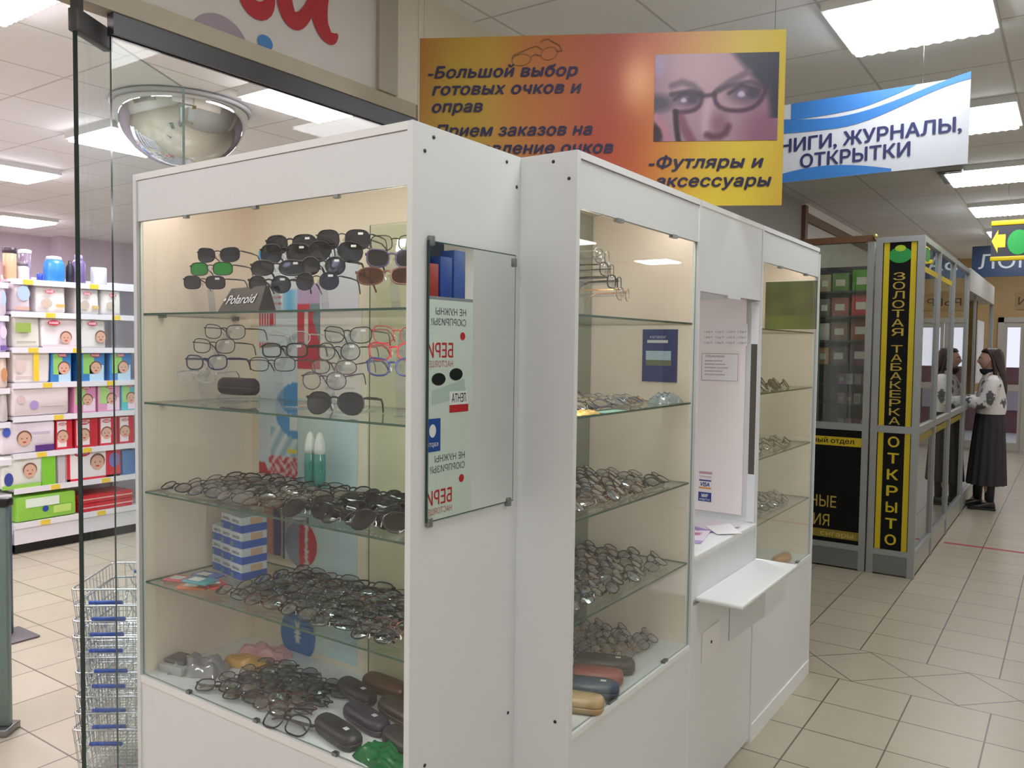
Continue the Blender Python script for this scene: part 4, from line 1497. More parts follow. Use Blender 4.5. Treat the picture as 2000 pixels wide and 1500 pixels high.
shown([('cat', 'red', 'clear', False, 'red-rimmed eyeglasses on top of the stand by the white side panel', False),
       ('cat', 'red', 'clear', True, 'thick red-rimmed eyeglasses second on the stand by the side panel', False),
       ('cat', 'navy', 'clear', True, 'dark blue eyeglasses below the red pairs by the side panel', False)], eyD, 'eyeglasses', 'eyeglasses')
for sp, lb in ((eyA, 'clear stand with four eyeglasses, the navy pair among them'), (eyB, 'clear stand with three eyeglasses before the tall blue poster'), (eyC, 'clear stand with four eyeglasses before the white printed sheet'), (eyD, 'clear stand with the red eyeglasses by the side panel')):
    stand(sp, lb, SH[3])
# the big pair standing alone on the shelf edge
lay('sunglasses', 'aviator', 'black', 'dark', True, -1.50, 1.395, SH[3], .40, .08, 'big dark aviator sunglasses standing alone at the shelf edge below the eyeglasses', 'sunglasses', None, folded=False)


# ---- eyeglass cases: two shells, seam, sometimes a price sticker
def specs_case(x, y, z, rot, col, label, l=.16, d=.062, h=.040, sticker=True, group=None, soft_=False):
    t = empty('glasses_case', (x, y, z + .0006), label, 'glasses case', group, (0, 0, rot))
    m = M('case %d %d %d' % col, col, .42 if not soft_ else .7, var=.08, scale=60)
    n = 20

    def shell(z0, z1, grow):
        rings = []
        for k in range(6):
            f = k / 5
            zz = z0 + (z1 - z0) * f
            s = (1 - .42 * f ** 3) if z1 > z0 else (1 - .30 * f ** 3)
            rings.append([(math.copysign(abs(math.cos(a)) ** .55, math.cos(a)) * l / 2 * (1 - (1 - s) * .3), math.copysign(abs(math.sin(a)) ** .6, math.sin(a)) * d / 2 * s, zz) for a in [2 * PI * i / n for i in range(n)]])
        return MB().loft(rings if z1 > z0 else rings[::-1], m, True)
    shell(h * .45 + .0006, h, 1).build('lid', t)
    shell(h * .45 - .0006, 0, 1).build('bottom_shell', t)
    MB().loft([[(math.copysign(abs(math.cos(a)) ** .55, math.cos(a)) * l / 2 * .985, math.copysign(abs(math.sin(a)) ** .6, math.sin(a)) * d / 2 * .985, zz) for a in [2 * PI * i / n for i in range(n)]] for zz in (h * .45 - .001, h * .45 + .001)], M('case seam', (150, 146, 138), .4)).build('seam', t)
    if sticker:
        MB().rbox(l * .18, l * .18 + .016, -.006, .006, h * .985, h + .0008, M('price sticker'), .0003).build('price_sticker', t)
    return t


specs_case(-2.13, 1.585, SH[3] + .0205, -.04, (40, 34, 44), 'dark purple eyeglass case lying under the first eyeglasses stands', .165, .07, .05, False)

q = MB().rbox(-.07, .07, -.028, .028, 0, .0195, ACRYL, .002).build('acrylic_block')
q.location = (-2.13, 1.585, SH[3] + .0006)
tag(q, 'clear acrylic block under the dark purple eyeglass case', 'display block')
# ---- packed rows of folded glasses
KINDS = [('rect', 'black'), ('oval', 'gunmetal'), ('rect', 'gunmetal'), ('oval', 'black'), ('cat', 'black'), ('rect', 'brown'), ('round', 'gunmetal'), ('oval', 'brown'), ('rect', 'black'), ('oval', 'violet'), ('rect', 'gunmetal'), ('round', 'black')]


def rows(xa, xb_, ya, yb_, z, nx, ny, face, label, group, name='eyeglasses', lens='row', kinds=KINDS, tilt=(.85, 1.15), skip=0.0, heavy=None):
    cnt = 0
    for j in range(ny):
        for i in range(nx):
            if R.random() < skip:
                continue
            u = (i + .5 + (.35 if j % 2 else -.1)) / (nx + .35)
            v = (j + .5) / ny
            sh, co = R.choice(kinds)
            ff = face + R.uniform(-.22, .22)
            x = xa + (xb_ - xa) * u + R.uniform(-.006, .006)
            y = ya + (yb_ - ya) * v + R.uniform(-.004, .004)
            if abs(face) > 1:                       # faces +x: rows run along y, depth runs to -x
                x, y = xa + (xb_ - xa) * v + R.uniform(-.004, .004), ya + (yb_ - ya) * u + R.uniform(-.006, .006)
            hv = heavy if heavy is not None else R.random() < .45
            lay(name, sh, co, lens, hv, x, y, z, ff, R.uniform(*tilt), label, 'sunglasses' if name == 'sunglasses' else 'eyeglasses', group)
            cnt += 1
    return cnt


N = 0
# third glass shelf of the nearest case: clear ones, then dark ones by the side panel
N += rows(-2.235, -1.66, 1.385, 1.70, SH[2], 4, 8, 0.15, 'folded dark-rimmed eyeglasses packed in rows on the third glass shelf of the nearest case', 'eyeglasses rows on the third shelf, nearest case')
rows(-1.66, -1.245, 1.385, 1.70, SH[2], 3, 7, 0.15, 'folded black-lensed sunglasses heaped by the side panel on the third glass shelf', 'sunglasses heap on the third shelf', 'sunglasses', 'dark', [('big', 'black'), ('wrap', 'black'), ('round', 'black'), ('aviator', 'black')], (.7, 1.0), 0, True)
N += rows(-1.98, -1.245, 1.390, 1.70, SH[1], 5, 9, 0.15, 'folded eyeglasses packed in rows on the fourth glass shelf of the nearest case', 'eyeglasses rows on the fourth shelf, nearest case')
N += rows(-2.03, -1.66, 1.39, 1.62, SH[0] - .002, 3, 7, 0.25, 'folded eyeglasses on the bottom shelf of the nearest case beside the eyeglass cases', 'eyeglasses on the bottom shelf, nearest case')
lay('eyeglasses', 'big', 'black', 'clear', True, -1.655, 1.372, SH[0] - .003, .1, .9, 'large black eyeglasses in front of all others at the bottom glass of the nearest case', 'eyeglasses', None)
# cases on the bottom shelf
B0 = SH[0] - .003
for x, y, a, c, lb, l, st in ((-1.60, 1.690, -.05, (104, 74, 56), 'brown eyeglass case at the back of the bottom shelf', .17, False),
                              (-1.425, 1.680, -.1, (70, 48, 88), 'purple eyeglass case at the back of the bottom shelf near the side panel', .17, False),
                              (-1.64, 1.612, -.25, (48, 46, 46), 'black eyeglass case with white sticker in front of the brown one', .16, True),
                              (-1.455, 1.592, -.22, (72, 62, 54), 'dark brown eyeglass case with white sticker behind the purple-black cases', .165, True),
                              (-1.50, 1.510, -.22, (62, 54, 70), 'purple-black eyeglass case with white sticker in the middle of the bottom shelf', .175, True),
                              (-1.335, 1.470, -.30, (58, 54, 54), 'dark grey eyeglass case with white sticker close to the side panel', .14, True),
                              (-1.505, 1.415, -.22, (50, 48, 50), 'black eyeglass case with white sticker right behind the bottom glass', .175, True)):
    specs_case(x, y, B0, a, c, lb, l, .066, .042, st)


def pouch(x, y, z, rot, l, d, h, m, label, cat='pouch', name='soft_pouch', rough=.35, seed=0):
    """soft crumpled pouch: pillow with wrinkles"""
    rr = random.Random(seed)
    n, k = 18, 12
    ph = [rr.uniform(0, 6) for _ in range(6)]
    vs_, fs = [], []
    for s in (1, -1):
        for j in range(k + 1):
            for i in range(n + 1):
                u, v = i / n * 2 - 1, j / k * 2 - 1
                e = max(0, (1 - abs(u) ** 3.5) * (1 - abs(v) ** 3.5)) ** .5
                wob = .75 + .16 * math.sin(u * 7 + ph[0] + v * 3) + .12 * math.sin(v * 11 + ph[1] - u * 5) + .08 * math.sin(u * 17 + v * 13 + ph[2])
                zz = e * h * (wob if s > 0 else 0) + (0.0006 if s > 0 else 0)
                vs_.append((u * l / 2 + .004 * math.sin(v * 5 + ph[3]), v * d / 2 + .003 * math.sin(u * 6 + ph[4]), zz))
        o_ = 0 if s > 0 else (n + 1) * (k + 1)
        for j in range(k):
            for i in range(n):
                q = (o_ + j * (n + 1) + i, o_ + j * (n + 1) + i + 1, o_ + (j + 1) * (n + 1) + i + 1, o_ + (j + 1) * (n + 1) + i)
                fs.append(q if s > 0 else q[::-1])
    o = MB().add(vs_, fs, m, True).build(name)
    o.location = (x, y, z + .0006)
    o.rotation_euler = (0, 0, rot)
    return tag(o, label, cat)


pouch(-1.325, 1.398, B0, -.25, .17, .085, .040, M('green foil', (24, 104, 58), .18, var=.25, scale=30), 'shiny green pouch in the bottom corner by the side panel', seed=1)
pouch(-1.275, 1.545, B0, -.4, .10, .05, .026, M('silver foil', (176, 182, 190), .2, .4, var=.2, scale=40), 'silver crumpled packet behind the green pouch', seed=2)
pouch(-2.10, 1.655, B0, .25, .17, .075, .045, M('pink vinyl', (232, 178, 184), .3), 'pink soft case at the back of the bottom shelf', seed=3)
pouch(-2.085, 1.585, B0, .20, .17, .065, .030, M('orange vinyl', (226, 176, 96), .3), 'orange soft case lying before the pink one', seed=4)
pouch(-2.165, 1.47, B0, .35, .16, .10, .05, glass('clear plastic bag', (214, 216, 226), 2.2, .08, .12, .45, (206, 206, 220)), 'crumpled clear plastic bag on the bottom shelf', 'plastic bag', 'plastic_bag', seed=5)
q = MB().rbox(-.04, .04, -.03, .03, 0, .012, M('dark grey box', (92, 92, 100), .4), .002)
q = q.build('small_box')
q.location = (-2.225, 1.445, B0 + .0262)
q.rotation_euler = (0, 0, .2)
tag(q, 'flat dark grey box lying on a pale carton in the bottom corner', 'box')
q = MB().rbox(-.048, .048, -.04, .04, 0, .025, M('pale carton', (176, 184, 182), .6), .002).build('small_box')
q.location = (-2.222, 1.44, B0 + .0006)
q.rotation_euler = (0, 0, .15)
tag(q, 'pale carton under the flat dark grey box', 'box')

# ---- second case of the row (glass towards the aisle)
F2 = PI / 2 + .1
ya, yb_ = Y2 + .06, Y3 - .06
spec = [('cat', 'silver', 'clear', False, 'silver-rimmed eyeglasses on top of the stand behind the second glass front', False), ('rect', 'gunmetal', 'clear', False, 'grey eyeglasses second on the stand behind the second glass front', False),
        ('rect', 'black', 'clear', True, 'black-armed eyeglasses third on the stand behind the second glass front', False), ('oval', 'gold', 'clear', False, 'gold-rimmed eyeglasses lowest on the stand behind the second glass front', False)]
spots = [[-1.147, 2.12, 1.863], [-1.130, 2.12, 1.825], [-1.105, 2.12, 1.788], [-1.078, 2.12, 1.753]]
for (shape, col, lk, heavy, lab, stick), (x, y, z) in zip(spec, spots):
    m = Euler((0, 0, PI / 2 + .18), 'XYZ').to_matrix().to_4x4()
    m.translation = (x, y, z)
    eyewear('eyeglasses', shape, col, lk, heavy, False, m, lab, 'eyeglasses')
t = empty('eyewear_stand', (-1.22, 2.12, SH[4] + .001), 'clear stand with the gold-rimmed eyeglasses behind the second glass front', 'display stand')
MB().rbox(-.05, .05, -.035, .035, 0, .004, ACRYL, .001).build('base', t)
MB().box(-.004, -.001, -.014, .014, .004, .19, ACRYL).build('column', t)
for (x, y, z) in spots:
    MB().rbox(-.001, x + 1.22 - .012, y - 2.12 - .005, y - 2.12 + .005, z - SH[4] - .006, z - SH[4] + .002, ACRYL, .002).build('nose_peg', t)
N += rows(-1.075, -1.40, ya, yb_ - .10, SH[3], 5, 4, F2, 'thin-rimmed folded eyeglasses jumbled on the upper glass shelf of the second case', 'jumbled eyeglasses, second case', kinds=[('oval', 'gunmetal'), ('rect', 'brown'), ('oval', 'gold'), ('rect', 'violet'), ('oval', 'silver')], heavy=False)
specs_case(-1.32, 2.14, SH[3] + .052, 1.35, (70, 76, 66), 'grey-green eyeglass case lying on top of the jumbled eyeglasses', .15, .055, .032, False)
pouch(-1.075, 1.885, SH[3], 1.5, .09, .05, .012, M('gold foil', (206, 170, 96), .3, .2), 'gold packet at the near end of the upper shelf in the second case', 'packet', 'packet', seed=6)
flat_sheet('leaflet', -1.066, 2.02, SH[3] + .0016, .045, .13, .0, 'mint green card at the shelf edge in the second case', 'card', lambda u, v: (150, 206, 190), 2, 2)
pouch(-1.10, 2.47, SH[3], 1.4, .12, .07, .035, glass('pale blue plastic bag', (206, 222, 228), 2.0, .08, .1, .5, (196, 212, 220)), 'pale plastic bag at the far end of the upper shelf in the second case', 'plastic bag', 'plastic_bag', seed=7)
N += rows(-1.075, -1.42, ya - .02, yb_ + .03, SH[2], 5, 8, F2, 'folded eyeglasses packed in rows on the middle glass shelf of the second case', 'eyeglasses rows on the middle shelf, second case')
N += rows(-1.075, -1.42, ya - .02, yb_ + .03, SH[1], 5, 8, F2, 'folded eyeglasses packed in rows on the lower glass shelf of the second case', 'eyeglasses rows on the lower shelf, second case')
N += rows(-1.12, -1.42, 2.22, yb_ + .03, SH[0] + .003, 3, 7, F2, 'brown thin-rimmed folded eyeglasses on the bottom shelf of the second case', 'eyeglasses on the bottom shelf, second case', kinds=[('oval', 'brown'), ('rect', 'brown'), ('oval', 'gunmetal'), ('oval', 'gold')], heavy=False)
for x, y, a, c, lb, l, st in ((-1.165, 2.20, .35, (62, 56, 48), 'large dark olive eyeglass case on the bottom shelf of the second case', .19, True), (-1.14, 2.105, .35, (150, 84, 76), 'dull red eyeglass case on the bottom shelf of the second case', .16, False),
                              (-1.115, 2.02, .35, (62, 74, 92), 'slate blue eyeglass case with white sticker on the bottom shelf of the second case', .17, True), (-1.095, 1.915, .3, (176, 150, 110), 'tan patterned eyeglass case nearest on the bottom shelf of the second case', .15, False)):
    specs_case(x, y, SH[0] + .001, a, c, lb, l, .07, .046, st)
# blue booklet on the far side panel
t = empty('booklet', (-1.165, Y3 - .020, 1.485), 'dark blue booklet fixed to the inner side of the second case', 'booklet')
MB().box(-.064, .064, -.004, 0, 0, .178, M('booklet blue', (40, 62, 122), .35)).build('cover', t)
q = MB()
q.box(-.046, .030, -.005, -.004, .132, .142, M('booklet white', (214, 216, 222), .4))
q.box(-.050, .042, -.005, -.004, .055, .105, M('booklet photo', (176, 196, 214), .4, var=.25, scale=40))
q.box(-.050, .042, -.0053, -.005, .055, .074, M('booklet photo ground', (110, 116, 96), .4, var=.2, scale=60))
text_mb(q, 'каталог', M('booklet white'), (-.036, -.0051, .148), X, Z, .014, .06)
q.build('cover_print', t)

# ---- fourth case (far end of the row)
t = empty('poster', (-1.165, Y5 - .0205, 1.70), 'green landscape picture inside the far case', 'poster')
pgx = print_grid('print', (-.125, -.001, 0), (.25, 0, 0), (0, 0, .235), 30, 26, lambda u, v: mixc((56, 76, 54), (84, 104, 64), .5 + .5 * math.sin(u * 9 + v * 5) * math.cos(v * 7 - u * 4)) if v < .72 else mixc((108, 130, 60), (74, 94, 54), abs(u - .3) * 1.5), t, PRINT_GLOSS)
MB().box(-.127, .127, -.0005, .0015, -.002, .237, PAPER).build('sheet', t)
stx = [[-1.16, 3.42, 1.84], [-1.14, 3.44, 1.805], [-1.115, 3.46, 1.76]]
for (x, y, z), lb, cc in zip(stx, ('topmost of the stand in the far case', 'second on the stand in the far case', 'lowest on the stand in the far case'), ('gold', 'clear', 'gold')):
    m = Euler((0, 0, PI / 2 + .15), 'XYZ').to_matrix().to_4x4()
    m.translation = (x, y, z)
    eyewear('eyeglasses', 'oval', cc, 'clear', False, False, m, 'thin pale eyeglasses ' + lb, 'eyeglasses')
t = empty('eyewear_stand', (-1.19, 3.44, SH[4] + .001), 'clear stand inside the far case', 'display stand')
MB().rbox(-.05, .05, -.035, .035, 0, .004, ACRYL, .001).build('base', t)
MB().box(-.004, -.001, -.014, .014, .004, .175, ACRYL).build('column', t)
for (x, y, z) in stx:
    MB().rbox(-.001, x + 1.19 - .012, y - 3.44 - .005, y - 3.44 + .005, z - SH[4] - .006, z - SH[4] + .002, ACRYL, .002).build('nose_peg', t)
yc, yd = Y4 + .06, Y5 - .06
rows(-1.075, -1.30, yc, yd, SH[3], 4, 3, F2, 'black sunglasses heaped on the upper shelf of the far case', 'sunglasses in the far case', 'sunglasses', 'dark', [('big', 'black'), ('round', 'black')], (.6, .9), 0, True)
N += rows(-1.075, -1.30, yc, yd, SH[2], 5, 3, F2, 'folded eyeglasses on the middle shelf of the far case', 'eyeglasses on the middle shelf, far case')
N += rows(-1.075, -1.30, yc, yd, SH[1], 5, 3, F2, 'folded eyeglasses on the lower shelf of the far case', 'eyeglasses on the lower shelf, far case')
for k, (yy, c) in enumerate(((3.45, (176, 120, 70)), (3.63, (150, 104, 66)), (3.82, (186, 132, 80)))):
    specs_case(-1.10, yy, SH[0] + .001, 1.5, c, 'tan eyeglass case on the bottom shelf of the far case, %s' % ('nearest of three', 'middle of three', 'farthest of three')[k], .15, .06, .04, False)

# ================================================================== BABY GOODS SHOP BEHIND THE GLASS
# ---- nested wire shopping baskets
BL_, BWd, BHt = .36, .26, .215
hp = BL_ / 2, BWd / 2


def rect_ring(a, b, z, r=.02):
    P = []
    for sx, sy, a0 in ((1, 1, 0), (-1, 1, PI / 2), (-1, -1, PI), (1, -1, 1.5 * PI)):
        for k in range(4):
            t_ = a0 + k / 3 * PI / 2
            P.append((sx * (a - r) + r * math.cos(t_), sy * (b - r) + r * math.sin(t_), z))
    return P


bk = MB()
bk.tube(rect_ring(hp[0], hp[1], BHt), .0034, CHROME, 5, closed=True)
for z, k in ((BHt * .75, .965), (BHt * .4, .915), (.004, .86)):
    bk.tube(rect_ring(hp[0] * k, hp[1] * k, z), .0018, CHROME, 4, closed=True)
for i in range(13):
    x = (i / 12 - .5) * 2 * (hp[0] - .012)
    bk.tube([(x, hp[1], BHt), (x * .86, hp[1] * .86, .004), (x * .86, -hp[1] * .86, .004), (x, -hp[1], BHt)], .0014, CHROME, 4, smooth=False)
for i in range(8):
    y = (i / 7 - .5) * 2 * (hp[1] - .012)
    bk.tube([(hp[0], y, BHt), (hp[0] * .86, y * .86, .004), (-hp[0] * .86, y * .86, .004), (-hp[0], y, BHt)], .0014, CHROME, 4, smooth=False)
bk_me = bk.mesh('wire_body')
gb = M('blue plastic grip', (48, 84, 176), .4)
hb = MB()
hb.tube([(hp[0] + .001, -.07, BHt - .004), (hp[0] + .014, -.066, BHt - .03), (hp[0] + .018, -.05, BHt - .04), (hp[0] + .018, .05, BHt - .04), (hp[0] + .014, .066, BHt - .03), (hp[0] + .001, .07, BHt - .004)], .0028, CHROME, 5)
hb.tube([(hp[0] + .018, -.056, BHt - .04), (hp[0] + .018, .056, BHt - .04)], .0075, gb, 8)
hb_me = hb.mesh('handle')
hb2 = MB()
hb2.v = [(-p[0], p[1], p[2]) for p in hb.v]
hb2.f, hb2.mi, hb2.mats, hb2.smooth = [f[::-1] for f in hb.f], hb.mi, hb.mats, hb.smooth
hb2_me = hb2.mesh('handle')
NM = ('lowest', 'second from the floor', 'third from the floor', 'fourth from the floor', 'middle one', 'fourth from the top', 'third from the top', 'second from the top', 'topmost')
zz = 0.004
steps = (0, .062, .058, .085, .055, .075, .058, .055, .058)
for k in range(9):
    zz += steps[k]
    b = empty('shopping_basket', (-2.885 + R.uniform(-.006, .006), 1.665 + R.uniform(-.006, .006), zz), 'chrome wire shopping basket with blue grips, %s of the stack' % NM[k], 'shopping basket', 'stack of wire baskets', (0, 0, math.radians(-52) + R.uniform(-.03, .03)))
    obj_from(bk_me, 'wire_body', b)
    obj_from(hb_me, 'handle', b)
    obj_from(hb2_me, 'handle', b)

# ---- shelf unit with nappies
GX = -6.42
LV = (2.05, 1.81, 1.545, 1.28, 1.03, .755, .495, .235)
SHW = M('white shelf enamel', (232, 230, 236), .35, var=.01)
TAGY = M('yellow price tag', (236, 206, 70), .5)
for bay, (ya, yb_, dz, lab) in enumerate(((2.815, 3.805, 0.0, 'white shop shelf unit full of nappy packs behind the glass door'), (1.80, 2.800, -.035, 'neighbouring white shelf unit cut by the picture edge'), (3.815, 4.80, 0.0, 'white shelf unit continuing behind the nearest display case'))):
    o = (GX - .2, (ya + yb_) / 2, 0)
    t = empty('shop_shelf', o, lab, 'shelf unit')
    MB().box(GX - .44, GX - .42, ya, yb_, 0.0, 2.1, SHW).build('back_panel', t, o)
    for yy in (ya, yb_ - .03):
        MB().box(GX - .42, GX - .38, yy, yy + .03, 0.0, 2.1, SHW).build('upright', t, o)
    bs = MB().box(GX - .42, GX - .01, ya, yb_, .075, LV[-1] + dz * .3 - .012, SHW).box(GX - .40, GX - .05, ya + .02, yb_ - .02, 0.0, .075, BLACK)
    bs.build('base', t, o)
    for i, z in enumerate(LV):
        sh = MB().box(GX - .42, GX - .012, ya + .002, yb_ - .002, z + dz - .022, z + dz, SHW)
        s_ = sh.build('shelf', t, o)
        rl = MB().box(GX - .012, GX, ya + .002, yb_ - .002, z + dz - .04, z + dz + .002, SHW)
        rl.build('price_rail', s_, None)
        c_ = kids(s_)[0]
        c_.data.transform(Matrix.Translation((-o[0], -o[1], 0)))
        for f in ((.12, .62), (.28, .8), (.15, .48), (.25, .75), (.33,), (.2, .55), (.3, .7), (.22, .66))[i]:
            yy = ya + (yb_ - ya) * f
            g_ = MB().box(GX, GX + .0015, yy - .035, yy + .035, z + dz - .038, z + dz - .002, TAGY).build('price_tag', s_, None)
            g_.data.transform(Matrix.Translation((-o[0], -o[1], 0)))

REDL = M('red brand oval', (196, 36, 66), .4)
SKIN_P = M('printed baby face', (214, 172, 150), .5)
HAIR_P = M('printed baby hair', (120, 84, 64), .5)


def pack(y0, z0, y1, z1, base, label, soft=True, deco=(), depth=.28, brand=False, baby=None, cat='nappy pack', lean=0.0):
    """retail pack standing on a shelf; its face looks to +x. y0..y1, z0..z1 in metres"""
    w, h = y1 - y0, z1 - z0
    o = (GX - .02 - depth, (y0 + y1) / 2, z0 + .0015)
    t = empty('nappy_pack' if cat == 'nappy pack' else cat.replace(' ', '_'), o, label, cat)
    m = M('pack %d %d %d' % tuple(base), base, .35, var=.03)
    b = MB().rbox(0, depth, -w / 2, w / 2, 0, h, m, .022 if soft else .004, 3)
    if soft:
        b.v = [(p[0] + .012 * math.sin(p[2] * 40 + p[1] * 30) * (p[0] / depth), p[1], p[2]) for p in b.v]
    b.build('body', t)
    d = depth + (.013 if soft else .001)
    q = MB()
    for kind, ya_, za_, yb2, zb2, c in deco:
        mc = M('pack print %d %d %d' % tuple(c), c, .4)
        a, b_, e, f = -w / 2 + w * ya_, h * za_, -w / 2 + w * yb2, h * zb2
        if kind == 'r':
            q.box(d - .001, d + .0006 + .0001 * len(q.v) % .0004, a, e, b_, f, mc)
        else:
            q.poly(circle((a + e) / 2, (b_ + f) / 2, abs(e - a) / 2, abs(f - b_) / 2), (d + .0012, 0, 0), Y, Z, mc)
    if baby:
        cy, cz, r = -w / 2 + w * baby[0], h * baby[1], h * baby[2]
        q.poly(circle(cy, cz + r * .2, r * 1.02, r * 1.05), (d + .0014, 0, 0), Y, Z, HAIR_P)
        q.poly(circle(cy, cz, r * .88, r), (d + .0018, 0, 0), Y, Z, SKIN_P)
        for s in (-1, 1):
            q.poly(circle(cy + s * r * .34, cz + r * .08, r * .1), (d + .0021, 0, 0), Y, Z, HAIR_P)
        q.poly(circle(cy, cz - r * .45, r * .26, r * .1), (d + .0021, 0, 0), Y, Z, REDL)
    if q.v:
        q.build('print', t)
    if brand:
        l_ = MB()
        cy, cz = -w / 2 + w * brand[0], h * brand[1]
        l_.poly(circle(cy, cz, brand[2] * w, brand[2] * w * .42), (d + .0016, 0, 0), Y, Z, REDL)
        text_mb(l_, 'HUGGIES', PAPER, (d + .0019, cy - brand[2] * w * .75, cz - .008), Y, Z, .024, brand[2] * w * 1.5, .03)
        l_.build('brand_oval', t)
    return t


H8 = LV
CR = (238, 234, 232)
# top tier under the top shelf
pack(2.735, H8[1] - .035, 2.79, 2.0, (226, 214, 226), 'pastel pack at the picture edge on the highest shelf tier', True, (('e', .2, .3, .9, .8, (186, 204, 232)),))
pack(2.83, H8[1], 2.955, 2.035, (222, 212, 222), 'pastel soft pack with pale blue print on the highest shelf tier', True, (('e', .25, .35, .95, .85, (176, 200, 232)), ('r', .1, .05, .9, .16, (214, 178, 160))))
pack(2.998, H8[1], 3.221, 2.022, CR, 'white pack with red oval, highest tier, nearer of the two like it', True, (('r', .62, .2, .92, .32, (216, 186, 120)), ('e', .12, .15, .5, .5, (206, 190, 176))), brand=(.42, .75, .16))
pack(3.302, H8[1], 3.482, 2.024, CR, 'white pack with red oval, highest tier, farther of the two like it', True, (('r', .62, .2, .92, .32, (216, 186, 120)), ('e', .12, .15, .5, .5, (206, 190, 176))), brand=(.42, .75, .18))
pack(3.505, H8[1], 3.66, 2.02, CR, 'white pack at the far end of the highest shelf tier', True, (('e', .15, .2, .6, .5, (206, 190, 176)),), brand=(.5, .75, .2))
# second
pack(2.735, H8[2] - .035, 2.79, 1.75, (206, 192, 222), 'lilac speckled pack at the picture edge on the second tier', True, (('r', .1, .05, .9, .2, (120, 96, 170)), ('e', .1, .4, .9, .8, (226, 210, 226))))
pack(2.832, H8[2], 3.026, 1.778, (228, 226, 214), 'cream pack with green label on the second shelf tier', True, (('r', .08, .48, .62, .78, (150, 176, 86)), ('r', .1, .15, .8, .2, (190, 186, 176))))
pack(3.036, H8[2], 3.314, 1.774, (240, 234, 236), 'large white pack with red oval and baby face on the second tier', True, (('r', .0, .0, 1, .1, (222, 210, 216)),), brand=(.30, .82, .17), baby=(.62, .32, .19))
pack(3.340, H8[2], 3.536, 1.778, (236, 232, 228), 'white pack with red oval and baby face on the second tier, farther one', True, (), brand=(.38, .82, .2), baby=(.72, .36, .19))
# third
pack(2.735, H8[3] - .035, 2.79, 1.495, (222, 202, 190), 'tan pack at the picture edge on the third tier', True, (('e', .1, .2, .9, .6, (206, 150, 110)),))
pack(2.832, H8[3], 3.095, 1.525, (240, 234, 230), 'white pack with a yellow strip on the third shelf tier', True, (('r', .52, .05, .66, 1.0, (242, 208, 60)), ('e', .04, .3, .3, .7, (222, 200, 196)), ('r', .05, .16, .48, .2, (206, 188, 190))))
for k, (a, b, lb, br) in enumerate(((3.104, 3.252, 'nearest of the three', (.55, .9, .24)), (3.328, 3.518, 'middle one of the three', (.6, .9, .22)), (3.563, 3.743, 'farthest of the three', (.5, .9, .2)))):
    pack(a, H8[3], b, 1.508, (64, 136, 200), 'blue nappy pack with baby picture, third tier, %s' % lb, False, (('r', .08, .25, .55, .95, (150, 206, 110)), ('r', .35, .0, .95, .55, (190, 220, 240))), brand=br, baby=(.62, .45, .2))
# fourth
pack(2.735, H8[4] - .035, 2.79, 1.24, (206, 200, 196), 'grey pack at the picture edge on the fourth tier', True)
pack(2.812, H8[4], 3.228, 1.262, (226, 216, 216), 'wide soft white bag of nappies on the fourth tier', True, (('e', .3, .2, .45, .5, (176, 150, 206)), ('e', .08, .4, .22, .7, (214, 190, 190)), ('r', .5, .3, .9, .36, (206, 196, 196))))
for a, b, c, lb in ((3.273, 3.444, (226, 150, 190), 'pink nappy pack on the fourth tier right beside the wide soft bag'), (3.463, 3.644, (226, 160, 198), 'pink and green nappy pack on the fourth tier beside the teal one'), (3.659, 3.79, (96, 198, 206), 'teal nappy pack at the far end of the fourth tier')):
    pack(a, H8[4], b, 1.25, c, lb, False, (('r', .06, .3, .5, .95, (170, 214, 130)), ('r', .4, .05, .95, .5, (240, 214, 228))), brand=(.55, .9, .2), baby=(.6, .45, .19))
# fifth
pack(2.73, H8[5], 3.120, .99, (234, 226, 234), 'wide white and purple nappy pack on the fifth tier', True, (('r', .62, .03, .97, .22, (92, 54, 130)), ('e', .3, .25, .55, .6, (222, 190, 176)), ('e', .04, .55, .18, .85, (70, 96, 186)), ('r', .5, .6, .9, .66, (200, 190, 210))), baby=(.42, .45, .22))
for k, (a, b, lb) in enumerate(((3.133, 3.255, 'first after the purple pack'), (3.278, 3.456, 'second after the purple pack'), (3.473, 3.618, 'third after the purple pack'), (3.635, 3.76, 'last in line after the purple pack'))):
    pack(a, H8[5], b, .985, (206, 46, 62), 'red nappy pack with baby face, fifth tier, %s' % lb, False, (('r', .05, .08, .62, .95, (238, 226, 228)),), brand=(.38, .86, .24), baby=(.38, .42, .2))
# sixth
pack(2.735, H8[6], 3.125, .742, (236, 240, 232), 'green and white soft pack on the sixth tier', True, (('r', .72, .0, .98, 1.0, (126, 200, 60)), ('e', .04, .1, .2, .5, (60, 76, 150)), ('r', .0, .0, .7, .12, (150, 206, 90)), ('e', .38, .3, .62, .75, (226, 186, 176))), baby=(.5, .5, .2))
pack(3.141, H8[6], 3.200, .71, (206, 200, 206), 'narrow grey-white pack on the sixth tier', False)
pack(3.207, H8[6], 3.640, .742, (240, 234, 236), 'big white and red nappy box with a baby face on the sixth tier', False, (('r', .0, .0, .06, 1, (206, 46, 62)), ('r', .72, .0, 1, 1, (206, 46, 62)), ('r', .0, .0, 1, .07, (206, 46, 62)), ('e', .78, .3, .98, .8, (120, 120, 190))), brand=(.28, .86, .14), baby=(.56, .52, .24))
pack(3.662, H8[6], 3.77, .70, (90, 130, 180), 'blue pack at the far end of the sixth tier', False)
